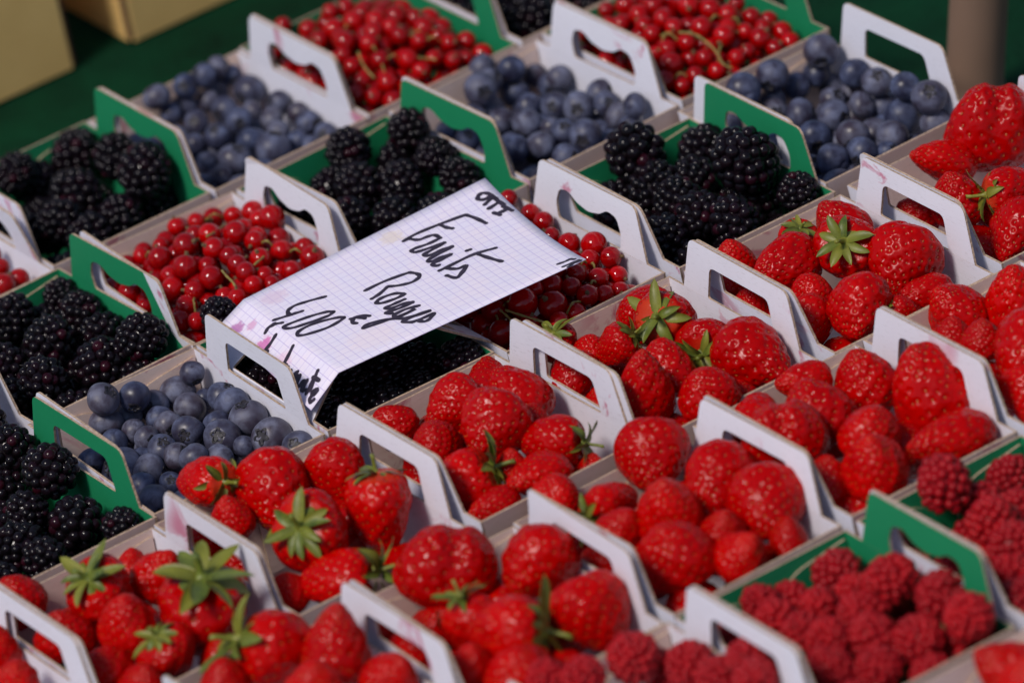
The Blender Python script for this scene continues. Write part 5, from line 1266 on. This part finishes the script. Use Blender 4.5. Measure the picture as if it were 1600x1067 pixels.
ORD = ['leftmost'] + [w + ' from left' for w in ('second third fourth fifth sixth seventh eighth ninth tenth eleventh twelfth thirteenth fourteenth '
                                                'fifteenth sixteenth').split()]
ROWS = ['back row', 'second row', 'third row', 'fourth row', 'fifth row', 'sixth row', 'seventh row', 'eighth row']
def places(hand):
    """where each of the well visible fruits of a punnet stands: counted from the left, in rows from the back when there are many"""
    n = len(hand)
    rows = 1 if n <= 12 else -(-n // 7)
    by_depth = sorted(range(n), key=lambda i: -Vector(hand[i][:3]).dot(CAM_UP))
    out = {}
    for k in range(rows):
        part = by_depth[k * n // rows:(k + 1) * n // rows]
        part.sort(key=lambda i: Vector(hand[i][:3]).dot(CAM_RIGHT))
        for m, i in enumerate(part):
            out[id(hand[i])] = ORD[m] + ('' if rows == 1 else ', ' + (ROWS[k] if k < rows - 1 else 'front row'))
    return out
SING = {'s': 'strawberry', 'b': 'blueberry', 'c': 'red currant', 'k': 'blackberry', 'r': 'raspberry'}
CAT = {'s': 'strawberry', 'b': 'blueberry', 'c': 'currant', 'k': 'blackberry', 'r': 'raspberry'}
PLUR = {'s': 'strawberries', 'b': 'blueberries', 'c': 'red currants', 'k': 'blackberries', 'r': 'raspberries'}

def rand_dir(rs):
    v = Vector((rs.gauss(0, 1), rs.gauss(0, 1), rs.gauss(0, 1)))
    return v.normalized()

DEEP = []
for key, (kind, phrase, rows) in FRUIT.items():
    rs = random.Random(key)
    hand = [r for r in rows if r[-1] == 1]
    where = places(hand)
    rmax = max(r[3] for r in rows)
    for r in rows:
        x, y, z, rad = r[:4]
        if r[-1] == 2:
            DEEP.append((x, y, z, rad)); continue
        group = '%s in the %s' % (PLUR[kind], phrase)
        if kind == 's':
            ax = r[4:7]; asp, cal, fl = r[7:10]
            o = strawberry(x, y, z, rad, ax, asp, cal, fl, rs)
            if r[-1]:
                look = 'twin-lobed ' if fl == '2' else ('largest ' if rad == rmax else ('small ' if rad < 11.5 else ''))
                tail = ' with green cap' if cal else ''
                lab = '%sstrawberry%s, %s in the %s' % (look, tail, where[id(r)], phrase)
            else:
                lab = 'strawberry half buried under others in the %s' % phrase
        elif kind in 'kr':
            me = rs.choice(BLACKS if kind == 'k' else RASPS)
            o = empty('blackberry' if kind == 'k' else 'raspberry', (x * MM, y * MM, z * MM))
            mesh_obj('drupelets', me, o)['kind'] = 'stuff'
            o.rotation_mode = 'QUATERNION'
            a = rand_dir(rs)
            if kind == 'r': a = (a + Vector((0, 0, 1.1))).normalized()
            o.rotation_quaternion = frame_from_axis(a, rs.uniform(0, 6.28))
            s = rad / 10.2 * (0.99 if kind == 'k' else 0.98)
            o.scale = (s, s, s)
            if r[-1]:
                lab = '%s %s, in the %s' % (SING[kind], where[id(r)], phrase)
            else:
                lab = '%s half buried under others in the %s' % (SING[kind], phrase)
        elif kind == 'b':
            o = empty('blueberry', (x * MM, y * MM, z * MM))
            o.rotation_mode = 'QUATERNION'
            a = rand_dir(rs)
            if rs.random() < 0.4: a = (a * 0.8 + CAM_BACK).normalized()
            o.rotation_quaternion = frame_from_axis(a, rs.uniform(0, 6.28))
            s = rad / 8.0 * 1.09
            o.scale = (s, s, s * rs.uniform(.94, 1.04))
            bd, cr = rs.choice(BLUES)
            mesh_obj('skin', bd, o); mesh_obj('crown', cr, o)
            lab = 'blueberry %s, in the %s' % (where[id(r)], phrase) if r[-1] else 'dark blueberry deep between others in the %s' % phrase
        else:
            o = empty('red_currant', (x * MM, y * MM, z * MM))
            o.rotation_mode = 'QUATERNION'
            o.rotation_quaternion = frame_from_axis(rand_dir(rs), rs.uniform(0, 6.28))
            s = rad / 5.5 * 1.06
            o.scale = (s, s, s)
            mesh_obj('skin', CUR_BODY, o); mesh_obj('blossom_end', CUR_TIP, o)
            lab = 'currant %s, in the %s' % (where[id(r)], phrase) if r[-1] else 'dark currant deep between others in the %s' % phrase
        assert len(lab.replace('-', ' ').split()) <= 16, lab
        tag(o, lab, CAT[kind], group)

def deep_currants():
    v, f = ico(3)
    f = np.array(f)
    V = [v * r * 1.1 * MM + np.array((x, y, z)) * MM for x, y, z, r in DEEP]
    F = [f + k * len(v) for k in range(len(DEEP))]
    o = mesh_obj('red_currants', make_mesh('red_currants', np.vstack(V), np.vstack(F), [M_CURR], smooth=True))
    tag(o, 'red currants lying deep in the punnets, mostly hidden by those on top', 'currants', kind='stuff')
if DEEP:
    deep_currants()

def tube(name, pts, rad, mat, seg=7):
    P = [Vector(p) for p in pts]
    Q = []
    for i in range(len(P) - 1):
        p0 = P[max(i - 1, 0)]; p1 = P[i]; p2 = P[i + 1]; p3 = P[min(i + 2, len(P) - 1)]
        for k in range(5):
            t = k / 5
            Q.append(0.5 * ((2 * p1) + (p2 - p0) * t + (2 * p0 - 5 * p1 + 4 * p2 - p3) * t * t + (3 * p1 - p0 - 3 * p2 + p3) * t ** 3))
    Q.append(P[-1])
    verts, faces = [], []
    for i, p in enumerate(Q):
        d = (Q[min(i + 1, len(Q) - 1)] - Q[max(i - 1, 0)]).normalized()
        u = d.orthogonal().normalized(); w = d.cross(u)
        r = rad * (1 + 0.25 * math.sin(i * 1.7))
        for k in range(seg):
            a = 2 * math.pi * k / seg
            verts.append(p + u * r * math.cos(a) + w * r * math.sin(a))
    for i in range(len(Q) - 1):
        for k in range(seg):
            a = i * seg + k; b = i * seg + (k + 1) % seg
            faces.append((a, b, b + seg, a + seg))
    faces.append(tuple(range(seg))[::-1]); faces.append(tuple(range((len(Q) - 1) * seg, len(Q) * seg)))
    return mesh_obj(name, make_mesh(name, verts, faces, [mat], smooth=True))

for i, (phrase, pts) in enumerate(STEMS):
    o = tube('currant_stalk', [Vector(p) * MM for p in pts], 0.0006, M_STEM)
    tag(o, phrase, 'stalk', 'bare currant stalks')

# ------------------------------------------------------------ price card
FLc, FRc, TLc, TRc, BLc, BRc = [Vector(CARD[k]) * MM for k in ('FL', 'FR', 'TL', 'TR', 'BL', 'BR')]
SAG = 0.005
def card_pt(a, w, lift=0.0):
    def S(a, w):
        if a >= 0:
            p = (FLc.lerp(FRc, w)).lerp(TLc.lerp(TRc, w), a)
            return p + Vector((0, 0, SAG * ((2 * w - 1) ** 2 - 1) * a * a))
        return (FLc.lerp(FRc, w)).lerp(BLc.lerp(BRc, w), -a)
    p = S(a, w)
    if lift:
        e = 1e-3
        if a >= 0:
            n = (S(a + e, w) - p).cross(S(a, w + e) - p)
        else:
            n = (p - S(a - e, w)).cross(S(a, w + e) - p)
        n.normalize()
        if n.z < 0: n = -n
        p = p + n * lift
    return p

def paper_mat():
    m = Mat('squared_paper')
    uv = m.n('ShaderNodeUVMap')
    sp = m.n('ShaderNodeSeparateXYZ'); m.l(uv.outputs[0], sp.inputs[0])
    def lines(sock, period, width):
        fr = m.math('FRACT', m.math('DIVIDE', sock, period))
        return m.math('GREATER_THAN', m.math('ABSOLUTE', m.math('SUBTRACT', fr, 0.5)), 0.5 - width / period / 2)
    g1 = lines(sp.outputs[0], 5.0, 0.34); g2 = lines(sp.outputs[1], 5.0, 0.34)
    g = m.math('MAXIMUM', m.math('MULTIPLY', g1, 0.7), m.math('MULTIPLY', g2, 0.55))
    n1 = m.noise(0.06, 3, 0.6, uv.outputs[0])
    base = m.mix(m.ramp(n1.outputs[0], [(0.35, (0, 0, 0)), (0.7, (1, 1, 1))]).outputs[0], (0.78, 0.735, 0.86), (0.83, 0.745, 0.83))
    c = m.mix(g, base, (0.44, 0.36, 0.66))
    n2 = m.noise(0.35, 4, 0.65, uv.outputs[0])
    # juice and grease spots, each at its own place on the sheet
    def spot(px, py, rad, col, strength, c):
        v = m.n('ShaderNodeVectorMath', operation='DISTANCE'); m.l(uv.outputs[0], v.inputs[0]); v.inputs[1].default_value = (px, py, 0)
        d = m.math('DIVIDE', v.outputs['Value'], rad)
        d = m.math('ADD', d, m.math('MULTIPLY', m.math('SUBTRACT', n2.outputs[0], 0.5), 1.6))
        f = m.math('MULTIPLY', m.ramp(d, [(0.55, (1, 1, 1)), (0.95, (0, 0, 0))]).outputs[0], strength)
        return m.mix(f, c, col)
    c = spot(-12, 42, 6.5, (0.62, 0.10, 0.38), 0.8, c)
    c = spot(-15, 14, 6.0, (0.42, 0.08, 0.34), 0.75, c)
    c = spot(-8, 22, 4.0, (0.62, 0.22, 0.45), 0.6, c)
    c = spot(12, 12, 9.0, (0.66, 0.45, 0.58), 0.45, c)
    c = spot(-14, 64, 9.0, (0.80, 0.48, 0.62), 0.5, c)
    c = spot(83, 10, 8.0, (0.72, 0.60, 0.46), 0.55, c)
    c = spot(30, 92, 16.0, (0.86, 0.70, 0.70), 0.35, c)
    m.color(c); m.set(Roughness=0.6)
    m.b.inputs['Specular IOR Level'].default_value = 0.3
    n3 = m.noise(0.25, 2, 0.5, uv.outputs[0])
    m.bump(n3.outputs[0], 0.06, 0.001)
    return m.m

def price_card():
    root = empty('price_card', FLc.lerp(FRc, .5))
    inv = -root.location
    LM = 145.0; LF = 20.0; WD = 110.0
    avals = [-1, -.8, -.6, -.4, -.2, -.08, 0, .02] + [i / 24 for i in range(1, 25)]
    wvals = [i / 18 for i in range(19)]
    verts, uvs, faces = [], [], []
    for lift in (0.0, -0.00025):
        for a in avals:
            for w in wvals:
                verts.append(card_pt(a, w) + Vector((0, 0, lift)) + inv)
                uvs.append((a * (LM if a >= 0 else LF), w * WD))
    na, nw = len(avals), len(wvals); m = na * nw
    for i in range(na - 1):
        for j in range(nw - 1):
            a = i * nw + j
            faces.append((a, a + nw, a + nw + 1, a + 1)[::-1])
            faces.append((a + m, a + nw + m, a + nw + 1 + m, a + 1 + m))
    rim = [i for i in range(nw)] + [i * nw + nw - 1 for i in range(1, na)] + [(na - 1) * nw + j for j in range(nw - 2, -1, -1)] + [i * nw for i in range(na - 2, 0, -1)]
    for k in range(len(rim)):
        a, b = rim[k], rim[(k + 1) % len(rim)]
        faces.append((a, b, b + m, a + m))
    me = make_mesh('sheet', verts, faces, [paper_mat()], smooth=True)
    ul = me.uv_layers.new(name='UVMap')
    for lp in me.loops:
        ul.data[lp.index].uv = uvs[lp.vertex_index]
    bm = bmesh.new(); bm.from_mesh(me); bmesh.ops.recalc_face_normals(bm, faces=bm.faces[:]); bm.to_mesh(me); bm.free()
    sheet = mesh_obj('sheet', me, root)
    tag(root, 'squared-paper price card handwritten in black marker, lying across the punnets', 'price card')
    names = {'fruits': 'word Fruits', 'rouges': 'word Rouges', 'price': 'price 4,00 euro', 'letters_left': 'small letters CATI', 'letters_right': 'small letters FR', 'barquette': 'words la barquette'}
    for nm, strokes in WORDS.items():
        V, F = [], []
        for si, st in enumerate(strokes):
            P = [Vector((a, w)) for a, w in st]
            Q = []
            for i in range(len(P) - 1):
                p0 = P[max(i - 1, 0)]; p1 = P[i]; p2 = P[i + 1]; p3 = P[min(i + 2, len(P) - 1)]
                for k in range(6):
                    t = k / 6
                    Q.append(0.5 * ((2 * p1) + (p2 - p0) * t + (2 * p0 - 5 * p1 + 4 * p2 - p3) * t * t + (3 * p1 - p0 - 3 * p2 + p3) * t ** 3))
            Q.append(P[-1])
            lift = 0.00012 + 0.000012 * si
            W3 = [card_pt(q.x, min(max(q.y, 0.003), 0.997), lift) + inv for q in Q]
            hw = {'letters_left': 0.00130, 'letters_right': 0.0011, 'price': 0.00118, 'barquette': 0.0012}.get(nm, 0.00125)
            b0 = len(V)
            for i, p in enumerate(W3):
                d = W3[min(i + 1, len(W3) - 1)] - W3[max(i - 1, 0)]
                if d.length < 1e-9: d = Vector((1, 0, 0))
                d.normalize()
                q = Q[i]
                nrm = (card_pt(q.x, q.y, 0.001) - card_pt(q.x, q.y)).normalized()
                sd = nrm.cross(d).normalized()
                wv = hw * (1 + 0.14 * math.sin(i * 0.9 + si))
                V += [p - sd * wv, p + sd * wv]
                if i: F.append((b0 + 2 * i - 2, b0 + 2 * i - 1, b0 + 2 * i + 1, b0 + 2 * i))
            for end, i in ((0, 0), (1, len(W3) - 1)):       # round ends of the marker stroke
                p = W3[i]; q = Q[i]
                nrm = (card_pt(q.x, q.y, 0.001) - card_pt(q.x, q.y)).normalized()
                u = nrm.orthogonal().normalized(); w = nrm.cross(u)
                c = len(V)
                V += [p + nrm * 0.000006 + (u * math.cos(2 * math.pi * k / 10) + w * math.sin(2 * math.pi * k / 10)) * hw for k in range(10)]
                F.append(tuple(range(c, c + 10)))
        o = mesh_obj('handwriting', make_mesh('handwriting', V, F, [M_INK]), sheet)
        o['label'] = names[nm] + ' in black marker'
price_card()

# ------------------------------------------------------------ kraft boxes behind
def kraft_box(x0, x1, y0, y1, h, label, skew=0.0):
    root = empty('kraft_box', (x0, y0, 0.0))
    tag(root, label, 'box', 'kraft boxes behind the punnets')
    t = 0.004; g = 0.03
    W, D = x1 - x0, y1 - y0
    def panel(name, bx, mat):
        (ax, bx_), (ay, by), (az, bz) = bx
        bm = bmesh.new()
        bmesh.ops.create_cube(bm, size=1)
        for v in bm.verts:
            f = 1 + 0.0 * v.co.z
            v.co = Vector((ax + (v.co.x + .5) * (bx_ - ax), ay + (v.co.y + .5) * (by - ay), az + (v.co.z + .5) * (bz - az)))
            zz = v.co.z
            v.co.x = W / 2 + (v.co.x - W / 2) * (1 + skew * zz); v.co.y = D / 2 + (v.co.y - D / 2) * (1 + skew * zz)
        bmesh.ops.bevel(bm, geom=bm.edges[:], offset=0.0008, segments=1, affect='EDGES')
        me = bpy.data.meshes.new(name); bm.to_mesh(me); bm.free(); me.materials.append(mat)
        return mesh_obj(name, me, root)
    panel('bottom', ((t, W - t), (t, D - t), (0.001, 0.001 + t)), M_KRAFT)
    panel('front_panel', ((0.003, W - 0.003), (0, t), (0, h)), M_KRAFT)
    panel('back_panel', ((0.003, W - 0.003), (D - t, D), (0, h)), M_KRAFT)
    panel('side_panel', ((0, t), (0.003, D - 0.003), (0.0005, h - 0.001)), M_KRAFT)
    panel('side_panel', ((W - t, W), (0.003, D - 0.003), (0.0005, h - 0.001)), M_KRAFT)
    for px in (0.0004, W - 0.0044):
        panel('corner_seam', ((px, px + 0.004), (0.0006, 0.0044), (0.002, h - 0.003)), M_SEAM)
kraft_box(0.255, 0.385, 0.444, 0.62, 0.13, 'kraft cardboard box at the top left corner, nearer the left edge')
kraft_box(0.419, 0.60, 0.442, 0.64, 0.13, 'kraft cardboard box with its corner towards us, right of the other')

# ------------------------------------------------------------ post
def post():
    prof = [(0.021, 0.0), (0.021, 0.006), (0.0165, 0.010), (0.0155, 0.02), (0.0155, 0.30), (0.0168, 0.305), (0.0168, 0.33), (0.0155, 0.335), (0.0155, 0.55)]
    n = 32
    verts, faces = [], []
    for r, z in prof:
        for i in range(n):
            a = 2 * math.pi * i / n
            verts.append((r * math.cos(a), r * math.sin(a), z))
    for j in range(len(prof) - 1):
        for i in range(n):
            a = j * n + i; b = j * n + (i + 1) % n
            faces.append((a, b, b + n, a + n))
    faces.append(tuple(range(n))[::-1]); faces.append(tuple(range((len(prof) - 1) * n, len(prof) * n)))
    o = mesh_obj('stall_post', make_mesh('stall_post', verts, faces, [M_POST], smooth=True))
    o.location = (0.668, -0.022, 0.0)
    up = (Vector((0, 0, 1)) + CAM_RIGHT * 0.19).normalized()
    o.rotation_mode = 'QUATERNION'
    o.rotation_quaternion = up.to_track_quat('Z', 'Y')
    tag(o, 'grey-brown stall post standing behind the punnets at top right', 'post')
post()
